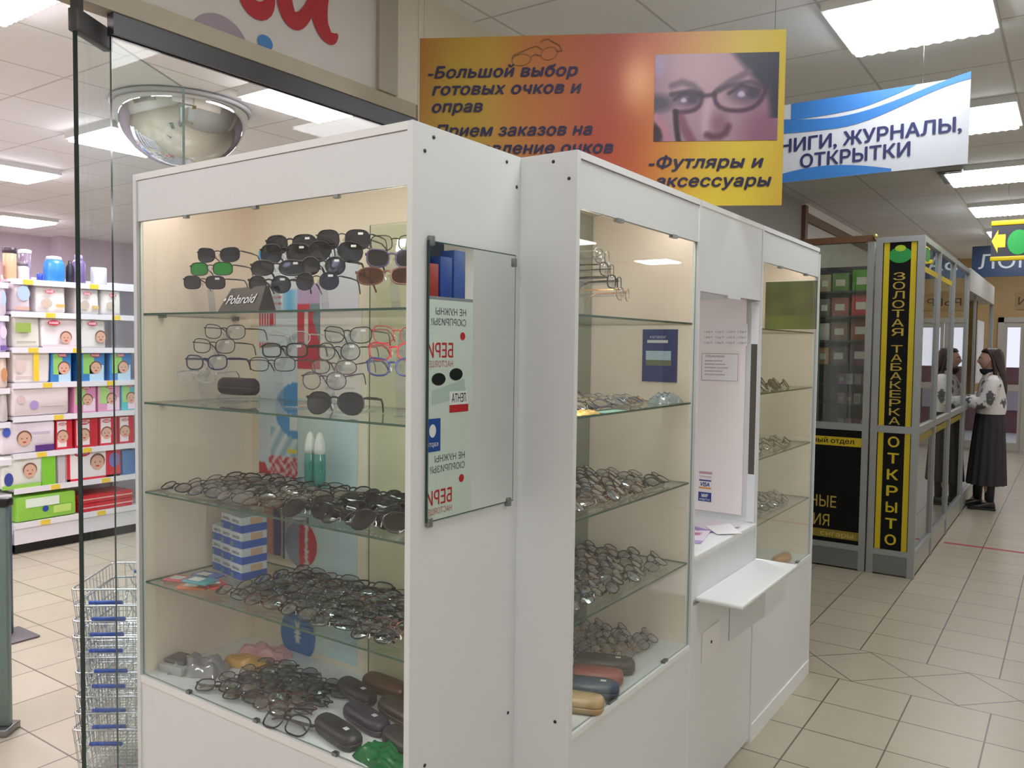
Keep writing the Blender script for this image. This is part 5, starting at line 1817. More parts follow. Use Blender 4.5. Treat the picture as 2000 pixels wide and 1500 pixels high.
# seventh
pack(2.83, H8[7], 3.275, .425, (150, 214, 80), 'green soft pack lying flat on the bottom tier', True, (('r', .15, .55, .7, .9, (226, 240, 226)), ('e', .42, .3, .52, .55, (50, 70, 160)), ('r', .6, .2, .9, .5, (190, 226, 120))))
pack(3.302, H8[7], 3.742, .298, (198, 38, 50), 'flat red pack under another on the bottom tier', False, (('r', .0, .42, 1, .58, (226, 180, 180)),))
pack(3.302, H8[7] + .067, 3.742, .364, (206, 44, 56), 'flat red pack on top of another on the bottom tier', False, (('r', .0, .42, 1, .58, (226, 180, 180)),))

# bottles and jars on the top shelf
TZ = LV[0] + .001


def bottle(x, y, z, prof, mat, label, cat='bottle', cap=None, capm=None, name=None):
    t = empty(name or cat.replace(' ', '_'), (x, y, z), label, cat)
    MB().lathe(prof, (0, 0, 0), mat, 20).build('body', t)
    if cap:
        MB().lathe(cap, (0, 0, 0), capm, 20).build('cap', t)
    return t


gx = GX - .1
bottle(gx, 2.852, TZ, [(.04, 0), (.044, .01), (.044, .185), (.04, .19)], M('tan plastic', (206, 180, 146), .4), 'tall tan bottle with dark cap on top of the shelf unit', cap=[(.044, .19), (.047, .195), (.047, .228), (.04, .232)], capm=M('dark brown cap', (62, 52, 62), .4))
bottle(gx, 2.942, TZ, [(.035, 0), (.042, .01), (.042, .09), (.03, .105)], M('white jar plastic', (226, 224, 232), .35), 'small white jar beside the tan bottle', 'jar', cap=[(.034, .106), (.038, .11), (.036, .128), (.02, .132)], capm=M('grey lid', (120, 116, 130), .4))
bottle(gx - .09, 3.0, TZ, [(.04, 0), (.042, .01), (.042, .20), (.04, .205)], glass('pale jar plastic', (226, 214, 230), 1.5, .06, .1, .4, (214, 200, 220)), 'pale see-through canister with white lid behind the small jar', 'canister', cap=[(.044, .205), (.046, .21), (.046, .232), (.03, .238)], capm=M('white lid', (240, 238, 242), .35))
bottle(gx, 3.17, TZ, [(.066, 0), (.074, .012), (.074, .135), (.06, .165), (.03, .18)], M('bright blue plastic', (60, 140, 222), .3), 'bright blue round tub on top of the shelf unit', 'tub', cap=[(.055, .166), (.06, .172), (.05, .195), (.02, .2)], capm=M('frosted lid', (200, 206, 220), .3))
bottle(gx, 3.29, TZ, [(.026, 0), (.03, .01), (.03, .12), (.014, .15), (.012, .175)], M('black bottle', (40, 38, 46), .35), 'small dark bottle beside the blue tub')
bottle(gx, 3.36, TZ, [(.044, 0), (.05, .01), (.05, .16), (.03, .19)], M('violet plastic', (120, 102, 150), .35), 'violet bottle on top of the shelf unit behind the glass', cap=[(.028, .191), (.03, .196), (.028, .225), (.01, .23)], capm=M('lilac cap', (176, 160, 196), .35))
bottle(gx, 3.52, TZ, [(.055, 0), (.06, .01), (.06, .13), (.055, .14)], M('white jar plastic'), 'wide white tub at the far end of the shelf top', 'tub')
q = MB().rbox(-.04, .04, -.035, .035, 0, .16, M('pinkish carton', (214, 160, 160), .5), .003).build('carton')
q.location = (gx, 2.74, LV[0] - .034)
tag(q, 'pinkish carton at the picture edge on top of the shelf unit', 'carton')
bottle(gx, 3.065, TZ, [(.018, 0), (.022, .006), (.022, .05), (.012, .06)], M('deep blue plastic', (40, 70, 170), .35), 'tiny deep blue bottle next to the bright blue tub')

# ---- metal stand at the picture edge
t = empty('barrier_post', (-4.66, 2.02, 0), 'low grey metal post on a foot plate at the picture edge inside the shop', 'post')
MB().rbox(-.12, .12, -.09, .09, 0.001, .012, M('foot plate', (120, 116, 122), .4, .5), .004).build('foot_plate', t)
MB().rbox(-.06, -.02, -.02, .02, .012, .74, M('blue grey post', (98, 106, 128), .35, .4), .006).build('post', t)
ba = empty('glass_barrier', (-3.535, 1.505, 0), 'thick greenish glass panel with black top cap at the picture edge', 'glass barrier', None, (0, 0, math.radians(35)))
MB().rbox(-.30, .02, -.014, .014, .03, .93, M('frosted green glass', (120, 140, 136), .12, var=.04), .004).build('glass_panel', ba)
MB().rbox(-.31, .032, -.022, .022, .93, .965, BLACK, .006).build('top_cap', ba)
MB().rbox(-.31, .03, -.05, .05, 0.0, .03, STEEL, .004).build('foot', ba)

# ================================================================== TOBACCO KIOSK
KX, KY, KT = -0.884, 6.235, 2.40
KO = (-1.2, 7.7, 0)
kz = empty('tobacco_kiosk', KO, 'glazed aluminium tobacco kiosk with black and yellow sign column', 'kiosk')
P_ = .045
posts = [(KX - .045, KY), (KX - .312, KY), (KX - .045, 7.05), (KX - .045, 7.95), (KX - .045, 9.08), (KX - .045, 11.9)]
for i, (x, y) in enumerate(posts):
    MB().box(x, x + P_, y, y + P_, 0, KT if i < 5 else 2.2, ALU).build('post', kz, KO)
MB().box(-1.252, -1.207, KY, KY + P_, 0, 2.39, ALU).build('post', kz, KO)
MB().box(-2.38, -2.335, KY, KY + P_, 0, 2.39, ALU).build('post', kz, KO)
# rails
for z, hgt in ((KT - .04, .04), (1.02, .05), (.145, .04)):
    MB().box(KX - .267, KX - .045, KY + .002, KY + P_ - .002, z, z + hgt, ALU).build('rail', kz, KO)
    if z > 2:
        MB().box(KX - .043, KX - .002, KY + P_, 9.08, z, z + hgt, ALU).build('rail', kz, KO)
    else:
        MB().box(KX - .043, KX - .002, KY + P_, 11.9, z, z + hgt, ALU).build('rail', kz, KO)
    if z < 2:
        MB().box(-2.335, -1.252, KY + .002, KY + P_ - .002, z, z + hgt, ALU).build('rail', kz, KO)
MB().box(-2.38, -1.207, KY - .004, KY + P_, 2.375, 2.42, BROWN).build('rail', kz, KO)
MB().tube([(-1.20, KY - .004, 2.41), (-1.20, KY - .03, 2.41)], .014, M('brass knob', (206, 196, 120), .3, .6), 10).build('corner_cap', kz, KO)
KP = M('kiosk plinth grey', (128, 132, 134), .45, .3)
MB().box(KX - .30, KX - .045, KY + .006, KY + .03, .012, .145, KP).build('plinth', kz, KO)
MB().box(-2.335, -1.252, KY + .006, KY + .03, .012, .145, KP).build('plinth', kz, KO)
MB().box(KX - .036, KX - .010, KY + P_, 11.9, .012, .145, M('kiosk side plinth', (176, 176, 170), .4, .3)).build('plinth', kz, KO)
# glass of the aisle side, upper and lower, between the posts
KG = glass('kiosk glass', (226, 232, 226), 1.3, .04)
KGL = glass('kiosk lower glass', (120, 122, 112), 1.1, .05, 0, .4, (86, 82, 70))
for (y0_, y1_) in ((KY + P_, 7.05), (7.05 + P_, 7.95), (7.95 + P_, 9.08)):
    MB().pane(KX - .026, KX - .020, y0_, y1_, 1.07, KT - .04, KG, GEDGE, 'x').build('glass_pane', kz, KO)
    MB().pane(KX - .026, KX - .020, y0_, y1_, .185, 1.02, KGL, GEDGE, 'x').build('glass_pane', kz, KO)
MB().pane(KX - .026, KX - .020, 9.125, 11.9, .185, 1.02, KGL, GEDGE, 'x').build('glass_pane', kz, KO)
MB().pane(-2.335, -1.252, KY + .02, KY + .026, 1.07, 2.375, KG, GEDGE, 'y').build('glass_pane', kz, KO)
# the far half is a serving window below a pale light box
MB().box(KX - .35, KX, 9.125, 11.945, 2.2, 2.42, M('pale light box', (206, 208, 206), .4)).build('fascia_box', kz, KO)
MB().box(KX - .30, KX - .002, 9.125, 11.9, 1.07, 1.10, ALU).build('counter', kz, KO)
MB().box(KX - .04, KX - .015, 9.95, 9.98, 1.10, 2.2, ALU).build('post', kz, KO)
MB().box(KX - .03, KX - .02, 10.3, 11.0, 1.25, 1.95, M('daylight white pane', (222, 224, 232), .4)).build('daylit_pane', kz, KO)  # window pane whose daylight is put into its pale colour
# back and end walls
MB().box(-2.38, -2.36, KY + .05, 11.9, 0, 2.4, M('kiosk back board', (112, 96, 62), .5, var=.1)).build('back_board', kz, KO)
# sign column
SB = M('black sign vinyl', (14, 15, 18), .6, spec=.2)
YEL = M('yellow sign vinyl', (214, 190, 30), .4, var=.03)
GOLD = M('gold letter vinyl', (196, 168, 66), .4)
so2 = MB()
xs0, xs1 = KX - .267, KX - .045
so2.box(xs0, xs1, KY + .012, KY + .018, .185, 1.02, SB).box(xs0, xs1, KY + .012, KY + .018, 1.07, KT - .04, SB)
sp_ = so2.build('sign_panel', kz, KO)
ls = MB()
for xa in (xs0 + .006, xs1 - .042):
    for za, zb in ((.185, 1.02), (1.07, KT - .04)):
        ls.box(xa, xa + .036, KY + .0105, KY + .012, za, zb, YEL)
st = ls.build('yellow_stripe', sp_)
st.data.transform(Matrix.Translation((-KO[0], -KO[1], 0)))
ls = MB()
xc = (xs0 + xs1) / 2 - KO[0] - .002
yl = KY + .0112 - KO[1]


def vtext(s, z_top, z_bot, hgt, wid, m, bold):
    n = len(s)
    for i, ch in enumerate(s):
        if ch == ' ':
            continue
        zc = z_top + (z_bot - z_top) * (i + .5) / n
        text_mb(ls, ch, m, (xc, yl, zc - hgt * .36), X, Z, hgt, wid if ch not in 'I' else None, bold, 0, 1, 'CENTER')


vtext('ЗОЛОТАЯ', 2.155, 1.70, .072, .078, GOLD, .004)
vtext('ТАБАКЕРКА', 1.645, 1.075, .072, .074, GOLD, .004)
vtext('ОТКРЫТО', 1.015, .20, .098, .075, YEL, .022)
ls.build('lettering', sp_)
g_ = MB().poly(circle(xc + .002, 2.27, .075, .055), (0, yl - .0005, 0), X, Z, M('green vinyl', (40, 150, 74), .4)).poly(circle(xc + .002, 2.318, .035, .022), (0, yl - .0008, 0), X, Z, M('lime vinyl', (176, 206, 50), .4))
g_.build('green_print', sp_)
# lower front boards with lettering
fb = MB().box(-2.335, -1.252, KY + .014, KY + .02, .185, 1.02, SB)
fp = fb.build('sign_panel', kz, KO)
fl_ = MB()
o_ = (-KO[0], -KO[1], 0)
fl_.box(-2.335, -1.252, KY + .0125, KY + .014, .90, .965, YEL)
fl_.box(-2.335, -1.252, KY + .0125, KY + .014, .215, .275, M('dull gold band', (150, 134, 50), .4))
yy = KY + .0118
text_mb(fl_, 'табачный отдел', SB, (-1.76, yy, .918), X, Z, .052, .455, .014)
text_mb(fl_, 'табак  сигары', M('pale gold', (206, 190, 110), .4), (-1.75, yy, .228), X, Z, .05, .46, .01)
text_mb(fl_, 'ТАБАЧНЫЕ', GOLD, (-1.905, yy, .44), X, Z, .118, .49, .004)
text_mb(fl_, 'ИЗДЕЛИЯ', GOLD, (-1.905, yy, .30), X, Z, .118, .445, .004)
q = fl_.build('lettering', fp)
q.data.transform(Matrix.Translation((-KO[0], -KO[1], 0)))
# yellow band high on the aisle glass
q = MB().box(KX - .019, KX - .0185, KY + .05, 7.9, 2.16, 2.20, YEL)
q.poly(circle(6.5, 2.29, .12, .05), (KX - .0185, 0, 0), Y, Z, M('green vinyl'))
q.build('window_band', kz, KO)
q = MB().box(KX - .019, KX - .0185, KY + .05, 9.0, .95, 1.0, M('dull gold band')).build('window_band', kz, KO)

# added lamp tucked behind the front rail to brighten the kiosk goods
lb = MB().box(-2.3, -1.26, KY + .05, KY + .09, 2.40, 2.42, LAMPB).build('strip_lamp', kz, KO)
q = MB().box(-2.29, -1.27, KY + .052, KY + .085, 2.388, 2.3995, emit('added kiosk light', (250, 250, 255), 14.0)).build('lamp_tube', lb)
q.data.transform(Matrix.Translation((-KO[0], -KO[1], 0)))

# goods inside the kiosk
sx = (-2.28, -1.30)
t = empty('kiosk_shelf', (-1.85, 6.95, 0), 'dark shelf rack inside the tobacco kiosk', 'shelf rack')
DK = M('dark rack', (44, 46, 52), .5)
MB().box(-.60, .48, .30, .32, 0.0, 2.30, DK).build('back_panel', t)
for z in (.95, 1.16, 1.32, 1.48, 1.68, 1.88, 2.08):
    MB().box(-.60, .48, .02, .30, z - .014, z, DK).build('shelf', t)
cols = [(62, 130, 46), (196, 46, 44), (140, 70, 46), (116, 62, 96), (206, 150, 70), (90, 110, 90), (190, 180, 150)]
ix = 0
def gbox(x, y, z, w, d, h, c, label, name='gift_box', cat='box', white=True):
    q = MB().rbox(-w / 2, w / 2, -d / 2, d / 2, 0, h, M('goods %d %d %d' % c, c, .4, var=.06), .003)
    if white:
        q.box(-w * .28, w * .28, -d / 2 - .001, -d / 2, h * .3, h * .65, M('goods label', (214, 206, 190), .5))
    o = q.build(name)
    o.location = (x, y, z + .001)
    return tag(o, label, cat)
for z, c, nm in ((2.08, (84, 150, 40), 'green'), (1.88, (206, 44, 40), 'red'), (1.68, (150, 80, 50), 'brown'), (1.48, (120, 62, 100), 'plum')):
    gbox(-1.445, 7.09, z, .15, .13, .17, c, '%s tin box in the upright row of tins inside the kiosk' % nm, 'tin_box')
    gbox(-1.61, 7.09, z, .13, .13, .15, (c[0] // 2 + 60, c[1] // 2 + 60, c[2] // 2 + 50), 'muted box standing beside the %s tin inside the kiosk' % nm, 'carton')
for i in range(3):
    for j in range(4):
        c = [(196, 140, 90), (206, 202, 190), (90, 100, 84), (170, 150, 120)][(i * 3 + j) % 4]
        gbox(-1.73 - .10 * (i % 3), 7.06 + .0 * j, 1.48 + j * .20, .085, .09, .14, c, 'small framed gift card box, %s column, %s tier, inside the kiosk' % (('near', 'middle', 'far')[i], ('lowest', 'second', 'third', 'top')[j]), 'gift_box')
for k, z in enumerate((1.32, 1.16, .95)):
    for i in range(4):
        c = [(226, 150, 206), (206, 196, 226), (240, 226, 240), (190, 120, 190)][(i + k) % 4]
        gbox(-1.40 - i * .062, 7.06, z, .055, .022, .088, c, 'pale pink cigarette pack on the %s rack shelf, %s from the kiosk post' % (('upper', 'middle', 'lower')[k], ('first', 'second', 'third', 'fourth')[i]), 'cigarette_pack', 'cigarette pack')
q = MB().box(-.22, .22, -.01, .01, 0, .95, M('teal grey board', (92, 118, 112), .4))
q = q.build('display_board')
q.location, q.rotation_euler = (-1.90, 6.70, 1.001), (-.22, 0, .3)
tag(q, 'slanted teal-grey board leaning inside the kiosk front window', 'board')
MB_ = MB().box(-2.33, -1.26, 6.30, 6.78, .96, 1.0, M('kiosk counter', (150, 150, 150), .4)).box(-2.33, -1.26, 6.30, 6.34, 0, .96, DK)
tag(MB_.build('kiosk_counter'), 'grey counter inside the kiosk front window', 'counter')
q = MB().box(-2.2, -.98, 11.0, 11.03, .0, 2.3, M('gold brown board', (150, 124, 70), .5, var=.2, scale=5)).build('display_board')
tag(q, 'gold-brown back board deep inside the kiosk', 'board')
t = empty('display_cabinet', (-1.7, 8.4, 0), 'wooden display cabinet with lit shelves inside the kiosk', 'cabinet')
wd = M('cabinet wood', (120, 92, 60), .5, var=.1)
MB().box(-.3, .3, -.9, .9, 0, .98, wd).build('base', t)
MB().box(-.3, -.28, -.9, .9, .98, 2.1, wd).build('back_panel', t)
for z in (1.35, 1.70, 2.08):
    MB().box(-.28, .0, -.9, .9, z - .015, z, wd).build('shelf', t)
for i in range(8):
    c = [(196, 190, 180), (150, 60, 50), (206, 170, 80), (90, 90, 96)][i % 4]
    gbox(-1.82, 7.62 + i * .21, (.98, 1.35, 1.70)[i % 3], .10, .12, .15 + .05 * (i % 2), c, 'small box on the wooden cabinet inside the kiosk, number %s from the sign column' % ('one two three four five six seven eight'.split()[i]), 'gift_box', 'box', False)

# ================================================================== SIGNS DOWN THE AISLE
t = empty('arrow_sign', (-0.35, 8.5, 2.415), 'hanging sign with a yellow arrow between two yellow bars', 'sign')
MB().box(-.32, .5, 0, .02, .04, .315, M('dark sign board', (64, 62, 72), .4)).build('board', t)
q = MB().rbox(-.325, .5, -.008, .024, .315, .36, YEL, .006).rbox(-.325, .5, -.008, .024, 0, .04, YEL, .006)
q.build('yellow_bar', t)
q = MB().poly([(-.318, .18), (-.268, .28), (-.268, .235), (-.21, .235), (-.21, .12), (-.268, .12), (-.268, .07)], (0, -.001, 0), X, Z, M('bright yellow', (240, 220, 60), .4), .002)
q.build('arrow', t)
MB().poly(circle(-.11, .16, .085, .11), (0, -.001, 0), X, Z, M('bright green vinyl', (50, 176, 84), .4), .002).build('green_print', t)
MB().tube([(-.2, .01, .36), (-.2, .01, CEIL + .03 - 2.415)], .0015, STEEL, 4).build('hanging_rod', t)
MB().tube([(.4, .01, .36), (.4, .01, CEIL + .03 - 2.415)], .0015, STEEL, 4).build('hanging_rod', t)

t = empty('pawnshop_sign', (-.35, 12.8, 2.62), 'dark blue hanging sign with pale serif letters at the aisle end', 'sign')
MB().box(-.88, 1.0, 0, .04, 0, .42, M('deep blue board', (24, 52, 88), .4)).build('board', t)
q = MB()
text_mb(q, 'ЛОМБАРД', M('pale sign letters', (196, 206, 212), .4), (-.80, -.002, .11), X, Z, .27, 1.55, .004)
q.build('lettering', t)
MB().tube([(-.7, .02, .42), (-.7, .02, CEIL + .03 - 2.62)], .002, STEEL, 4).build('hanging_rod', t)
MB().tube([(.8, .02, .42), (.8, .02, CEIL + .03 - 2.62)], .002, STEEL, 4).build('hanging_rod', t)
q = MB()
q.box(-.83, .4, 15.285, 15.3, 2.28, 2.56, M('ochre board', (160, 134, 92), .5))
text_mb(q, 'ИНТЕРЬЕР', M('dark brown letters', (60, 44, 36), .5), (-.80, 15.284, 2.36), X, Z, .17, 1.1)
tag(q.build('wall_sign'), 'ochre wall sign with dark letters above the far glazed door', 'sign')

# ================================================================== PANELS ACROSS THE AISLE (seen in the mirror)
PX = 0.62
t = empty('poster_stand', (PX + .02, 3.68, 0), 'white advertising stand with posters across the aisle, seen in the mirror', 'poster stand')
MB().box(-.02, .04, -.42, .42, 0.0, 1.86, M('poster white', (214, 226, 216), .5)).build('panel', t)
po = Vector((-.0205, .42, 0))           # the front looks to -x; reading direction runs to -y
rvp = -Y
q = MB()
RD, GY = M('poster red', (196, 44, 50), .45), M('poster grey', (96, 104, 104), .45)
PG = M('poster black', (34, 36, 38), .3)
for zb, full in ((0, True), (-.85, False)):
    text_mb(q, 'НЕ НУЖНЫ', GY, po + rvp * .25 + Z * (zb + 1.775), rvp, Z, .055, .28, .004, lift=.001)
    text_mb(q, 'СЮРПРИЗЫ?', GY, po + rvp * .25 + Z * (zb + 1.715), rvp, Z, .055, .32, .004, lift=.001)
    q.poly(circle(.28, zb + 1.655, .024), po, rvp, Z, RD, .001)
    text_mb(q, 'БЕРИ', RD, po + rvp * .37 + Z * (zb + 1.53), rvp, Z, .115, .23, .012, lift=.001)
    text_mb(q, 'НАСТОЯЩЕЕ', M('poster pale red', (196, 110, 110), .45), po + rvp * .37 + Z * (zb + 1.475), rvp, Z, .05, .24, lift=.001)
    if full:
        q.poly([(.24, 1.30), (.56, 1.26), (.56, 1.34), (.26, 1.40)], po, rvp, Z, M('poster pale teal', (186, 206, 196), .5), .001)
        for cx_, cz_ in ((.34, 1.43), (.50, 1.405)):
            q.poly(circle(cx_, cz_, .062, .036), po, rvp, Z, PG, .0015)
q.poly([(.22, 1.205), (.40, 1.205), (.40, 1.25), (.22, 1.25)], po, rvp, Z, RD, .001)
q.poly([(.22, 1.25), (.40, 1.25), (.40, 1.33), (.24, 1.33)], po, rvp, Z, M('poster label white', (238, 238, 236), .5), .0015)
text_mb(q, 'ЛЕНТА', PG, po + rvp * .24 + Z * 1.265, rvp, Z, .07, .14, .01, lift=.002)
q.poly([(.48, .99), (.66, .99), (.66, 1.18), (.48, 1.18)], po, rvp, Z, M('poster blue', (40, 80, 160), .45), .001)
q.poly(circle(.55, 1.11, .03, .038), po, rvp, Z, M('poster label white'), .0015)
text_mb(q, 'карта', M('poster label white'), po + rvp * .50 + Z * 1.02, rvp, Z, .04, .1, lift=.002)
q.build('poster_print', t)
t = empty('goods_rack', (PX + .22, 3.68, 0), 'dark rack with blue goods above the advertising stand across the aisle', 'shelf rack')
MB().box(.16, .20, -.42, .42, 0, 2.6, M('dark blue rack', (40, 44, 66), .5)).build('back_panel', t)
MB().box(-.15, .16, -.42, .42, 1.865, 1.885, M('rack shelf', (150, 150, 156), .4)).build('shelf', t)
MB().box(-.15, .16, -.42, .42, 2.5, 2.52, M('rack shelf')).build('shelf', t)
for i, c in enumerate(((56, 84, 160), (70, 100, 190), (196, 190, 60), (176, 70, 60), (60, 90, 170), (80, 110, 180))):
    gbox(PX + .22, 3.34 + i * .13, 1.886, .12, .11, .2 + .05 * (i % 3), c, 'box on the dark rack across the aisle, %s from the camera' % ('first second third fourth fifth sixth'.split()[i]), 'carton', 'box', False)

# board with tall letters behind the viewer: only its reflection shows in the nearest case's glass
t = empty('hanging_board', (-5.2, -2.1, 2.42), 'taupe hanging board with tall letters whose reflection shows in the glass of the nearest case', 'sign')
MB().box(-2.2, 1.9, -.03, 0, 0, .68, M('taupe board', (150, 144, 132), .5)).build('board', t)
q = MB()
text_mb(q, 'НЫХ ЦЕН', M('dark taupe letters', (92, 80, 72), .5), (.42, .002, .12), -X, Z, .66, 2.3, .012)
q.build('lettering', t)

# ================================================================== THE WOMAN AT THE KIOSK
WO = (-0.705, 9.56, 0)
wm = empty('person', WO, 'woman in white patterned blouse and long dark skirt standing at the kiosk window', 'person', None, (0, 0, PI / 2 + .12))
# local frame: she faces +y, her right is +x
SKIN = M('skin', (206, 164, 146), .5, var=.04, scale=20)
verts, edges, rad = [], [], []


def jv(p, r, parent=None):
    verts.append(p)
    rad.append(r)
    if parent is not None:
        edges.append((parent, len(verts) - 1))
    return len(verts) - 1


pel = jv((0, 0, .90), (.115, .09))
w1 = jv((0, .0, 1.02), (.115, .085), pel)
ch = jv((0, -.005, 1.20), (.135, .10), w1)
sh_ = jv((0, -.015, 1.33), (.10, .07), ch)
nk = jv((0, .0, 1.40), (.047, .05), sh_)
hd0 = jv((0, .018, 1.455), (.052, .062), nk)
for s in (-1, 1):
    a = jv((s * .155, -.015, 1.315), (.052, .05), sh_)
    el = jv((s * .20, .06, 1.10) if s < 0 else (s * .195, .05, 1.09), (.040, .038), a)
    wr = jv((s * .13, .235, 1.125), (.026, .024), el)
    hn = jv((s * .115, .285, 1.13), (.034, .018), wr)
    for k, dx in enumerate((-.024, -.008, .008, .024)):
        f1 = jv((s * .115 + dx, .325 - abs(dx) * .3, 1.128), .0095, hn)
        jv((s * .115 + dx * 1.1, .352 - abs(dx) * .5, 1.112), .0075, f1)
    t1 = jv((s * .115 - s * .034, .295, 1.125), .0105, hn)
    jv((s * .115 - s * .048, .322, 1.118), .008, t1)
    hp_ = jv((s * .085, 0, .84), (.085, .085), pel)
    kn = jv((s * .08, .02 + (s > 0) * .03, .47), (.055, .055), hp_)
    an = jv((s * .075, -.02 + (s > 0) * .10, .10), (.036, .038), kn)
    jv((s * .08, .05 + (s > 0) * .10, .04), (.022, .016), an)
me = bpy.data.meshes.new('skeleton')
me.from_pydata(verts, edges, [])
sk = bpy.data.objects.new('skeleton', me)
COL.objects.link(sk)
sm_ = sk.modifiers.new('skin', 'SKIN')
sm_.use_smooth_shade = True
for i, v in enumerate(me.skin_vertices[0].data):
    r = rad[i]
    v.radius = r if isinstance(r, tuple) else (r, r)
    v.use_root = (i == 0)
ss = sk.modifiers.new('sub', 'SUBSURF')
ss.levels = ss.render_levels = 2
dg = bpy.context.evaluated_depsgraph_get()
bme = bpy.data.meshes.new_from_object(sk.evaluated_get(dg))
bpy.data.objects.remove(sk)
# head sculpted from a ball and merged into the same surface
hb_ = bmesh.new()
hb_.from_mesh(bme)
bmesh.ops.create_uvsphere(hb_, u_segments=40, v_segments=28, radius=1.0, matrix=Matrix.Identity(4))
hv = [v for v in hb_.verts][-(40 * 27 + 2):]
ga = lambda d, s: math.exp(-(d / s) ** 2)
for v in hv:
    x, y, z = v.co
    px, py, pz = x * .072, y * .092, z * .112
    if pz < 0:
        px *= 1 - .30 * (-pz / .112) ** 1.6
        py *= 1 - .10 * (-pz / .112)
    if y > 0:
        py += .022 * ga(px, .012) * ga(pz + .022, .020) + .010 * ga(px, .010) * ga(pz - .005, .022)      # nose
        py += .010 * ga(px, .024) * ga(pz + .085, .018)                                                   # chin
        py += .007 * ga(px, .022) * ga(pz + .055, .009) - .004 * ga(px, .02) * ga(pz + .046, .005)        # lips
        for s in (-1, 1):
            py -= .009 * ga(px - s * .030, .014) * ga(pz - .004, .011)                                    # eye sockets
        py += .005 * ga(pz - .026, .010) * ga(px, .05)                                                    # brow
    for s in (-1, 1):
        px += s * .013 * ga(py + .008, .013) * ga(pz + .004, .024) * (1 if x * s > .7 else 0)             # ears
    v.co = (px, py + .022, pz + 1.520)
hb_.to_mesh(bme)
hb_.free()
tmp = bpy.data.objects.new('tmp', bme)
COL.objects.link(tmp)
rm = tmp.modifiers.new('remesh', 'REMESH')
rm.mode = 'VOXEL'
rm.voxel_size = .006
rm.use_smooth_shade = True
dg = bpy.context.evaluated_depsgraph_get()
body = bpy.data.meshes.new_from_object(tmp.evaluated_get(dg))
bpy.data.objects.remove(tmp)
body.materials.clear()
body.materials.append(SKIN)
for p in body.polygons:
    p.use_smooth = True
obj_from(body, 'body', wm)
# eyes, brows and lips
q = MB()
for s in (-1, 1):
    q.lathe([(0.0, -.009), (.007, -.006), (.009, 0), (.007, .006), (0.001, .009)], (s * .030, .098, 1.523), M('eye white', (226, 222, 220), .2), 10)
    q.lathe([(0.0, -.0045), (.0045, 0), (0.001, .0045)], (s * .030, .1045, 1.523), M('dark iris', (50, 36, 30), .2), 8)
    q.tube([(s * .014, .112, 1.545), (s * .030, .112, 1.550), (s * .046, .102, 1.546)], .0025, M('dark brow', (58, 42, 36), .6), 5)
q.build('eyes', wm)


def oval(cx, cy, rx, ry, z, n=36, fold=0.0, ph=0.0, k=9):
    return [(cx + (rx + fold * math.sin(a * k + ph)) * math.cos(a), cy + (ry + fold * math.sin(a * k + ph)) * math.sin(a), z) for a in [2 * PI * i / n for i in range(n)]]


# skirt, long and gathered
SK = M('dark charcoal skirt', (48, 44, 48), .75, var=.15, scale=25)
rg = []
for i in range(15):
    f = i / 14
    z = 1.005 - f * (1.005 - .255)
    rg.append(oval(0, .0 + .01 * f, .142 + .045 * f ** .7, .122 + .055 * f ** .8, z, 96, .002 + .007 * f, .4 * f, 14))
MB().loft(rg, SK, False).build('skirt', wm)
# blouse: body plus sleeves, white with grey blots
bl, nt, out = new_mat('white blouse with grey leaf print')
b = nt.nodes.new('ShaderNodeBsdfPrincipled')
tc = nt.nodes.new('ShaderNodeTexCoord')
vo = nt.nodes.new('ShaderNodeTexVoronoi')
vo.inputs['Scale'].default_value = 8.5
nz = nt.nodes.new('ShaderNodeTexNoise')
nz.inputs['Scale'].default_value = 26
mxv = nt.nodes.new('ShaderNodeMix')
mxv.data_type = 'VECTOR'
mxv.inputs['Factor'].default_value = .10
nt.links.new(tc.outputs['Object'], mxv.inputs[4])
nt.links.new(tc.outputs['Object'], nz.inputs['Vector'])
nt.links.new(nz.outputs['Color'], mxv.inputs[5])
nt.links.new(mxv.outputs[1], vo.inputs['Vector'])
cr = nt.nodes.new('ShaderNodeValToRGB')
cr.color_ramp.elements[0].position, cr.color_ramp.elements[0].color = .30, lin((92, 92, 98))
cr.color_ramp.elements[1].position, cr.color_ramp.elements[1].color = .42, lin((228, 226, 224))
nt.links.new(vo.outputs['Distance'], cr.inputs[0])
nt.links.new(cr.outputs[0], b.inputs['Base Color'])
b.inputs['Roughness'].default_value = .8
nt.links.new(b.outputs[0], out.inputs['Surface'])
tb = MB()
prof = [(.975, .154, .130, .0), (1.01, .165, .138, .004), (1.08, .168, .135, .005), (1.16, .170, .130, .004), (1.25, .172, .122, .002), (1.31, .168, .105, 0), (1.345, .135, .088, 0), (1.37, .085, .072, 0), (1.395, .062, .066, 0)]
tb.loft([oval(0, -.005, rx, ry, z, 48, fo, z * 30, 7) for z, rx, ry, fo in prof], bl, False)
for s in (-1, 1):
    tb.tube([(s * .13, -.015, 1.325), (s * .175, -.01, 1.285), (s * .20, .02, 1.19), (s * .205, .055, 1.10), (s * .185, .12, 1.085), (s * .155, .19, 1.10), (s * .137, .222, 1.118)], [.062, .072, .072, .070, .066, .056, .036], bl, 18)
tb.build('blouse', wm)
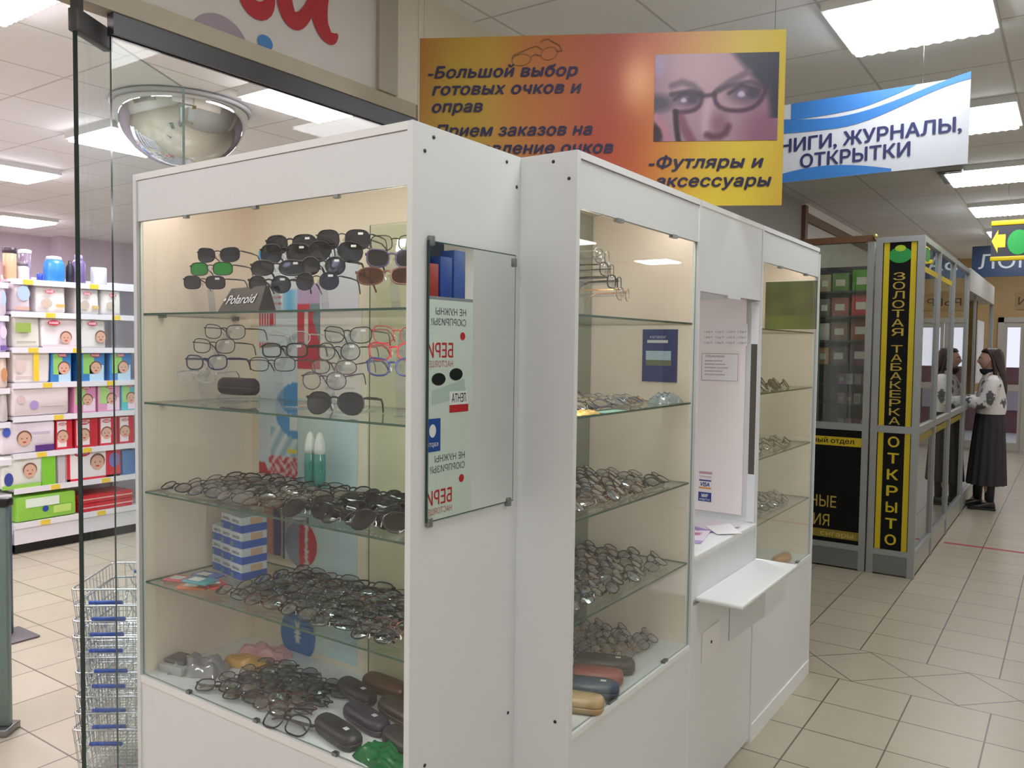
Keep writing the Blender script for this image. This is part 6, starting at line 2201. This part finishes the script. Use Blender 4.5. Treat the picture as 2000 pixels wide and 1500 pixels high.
# hair: long, dark, down the back
HR = M('dark brown hair', (52, 36, 32), .45, var=.25, scale=60)
hr = MB()
rg = []
for z, rx, ry, cy in ((1.640, .030, .040, .004), (1.632, .058, .074, .006), (1.60, .078, .096, .004), (1.56, .086, .098, -.006), (1.50, .088, .082, -.030), (1.44, .088, .066, -.052), (1.36, .090, .046, -.085), (1.28, .090, .036, -.105), (1.22, .080, .028, -.115), (1.17, .060, .018, -.120)):
    ring_ = []
    for i in range(40):
        a = 2 * PI * i / 40
        x, y = rx * math.cos(a), ry * math.sin(a)
        if z < 1.585 and y > .0:
            y = y * .12
        ring_.append((x + .003 * math.sin(a * 9 + z * 20), cy + y, z))
    rg.append(ring_)
hr.loft(rg, HR, True)
for s in (-1, 1):
    hr.tube([(s * .062, .03, 1.60), (s * .076, .0, 1.54), (s * .080, -.02, 1.45), (s * .088, -.03, 1.36), (s * .085, -.05, 1.28)], [.014, .016, .020, .020, .010], HR, 8)
hr.build('hair', wm)
# black mask pulled under the chin
mk = MB()
BM = M('black cloth mask', (26, 26, 30), .8)
mk.loft([oval(0, .030, .050, .076, 1.428, 32), oval(0, .030, .058, .078, 1.412, 32), oval(0, .026, .058, .070, 1.385, 32), oval(0, .012, .058, .060, 1.365, 32)], BM, False)
for s in (-1, 1):
    mk.tube([(s * .058, .05, 1.445), (s * .075, .03, 1.48), (s * .080, .008, 1.515)], .0018, BM, 5)
mk.build('face_mask', wm)
# shoes and tights
SHO = M('black leather shoe', (22, 22, 24), .35)
for s in (-1, 1):
    oy = .10 if s > 0 else 0
    q = MB()
    q.tube([(s * .078, -.02 + oy * .6, .40), (s * .076, -.02 + oy, .20), (s * .075, -.02 + oy, .085)], [.052, .046, .042], M('black tights', (26, 26, 30), .6), 14)
    q.build('tights', wm)
    q = MB()
    rg = []
    for f, w_, h_ in ((-.075, .020, .05), (-.065, .034, .085), (-.03, .040, .115), (.02, .040, .085), (.07, .044, .062), (.12, .042, .050), (.155, .032, .040), (.172, .014, .028)):
        rg.append([(s * .078 + w_ * math.cos(a), oy + f, max(0.004, h_ / 2 + h_ / 2 * math.sin(a))) for a in [2 * PI * i / 16 for i in range(16)]])
    q.loft(rg, SHO, True)
    q.rbox(s * .078 - .043, s * .078 + .043, oy - .08, oy + .165, .001, .022, M('shoe sole', (30, 30, 32), .6), .01)
    q.build('shoe', wm)
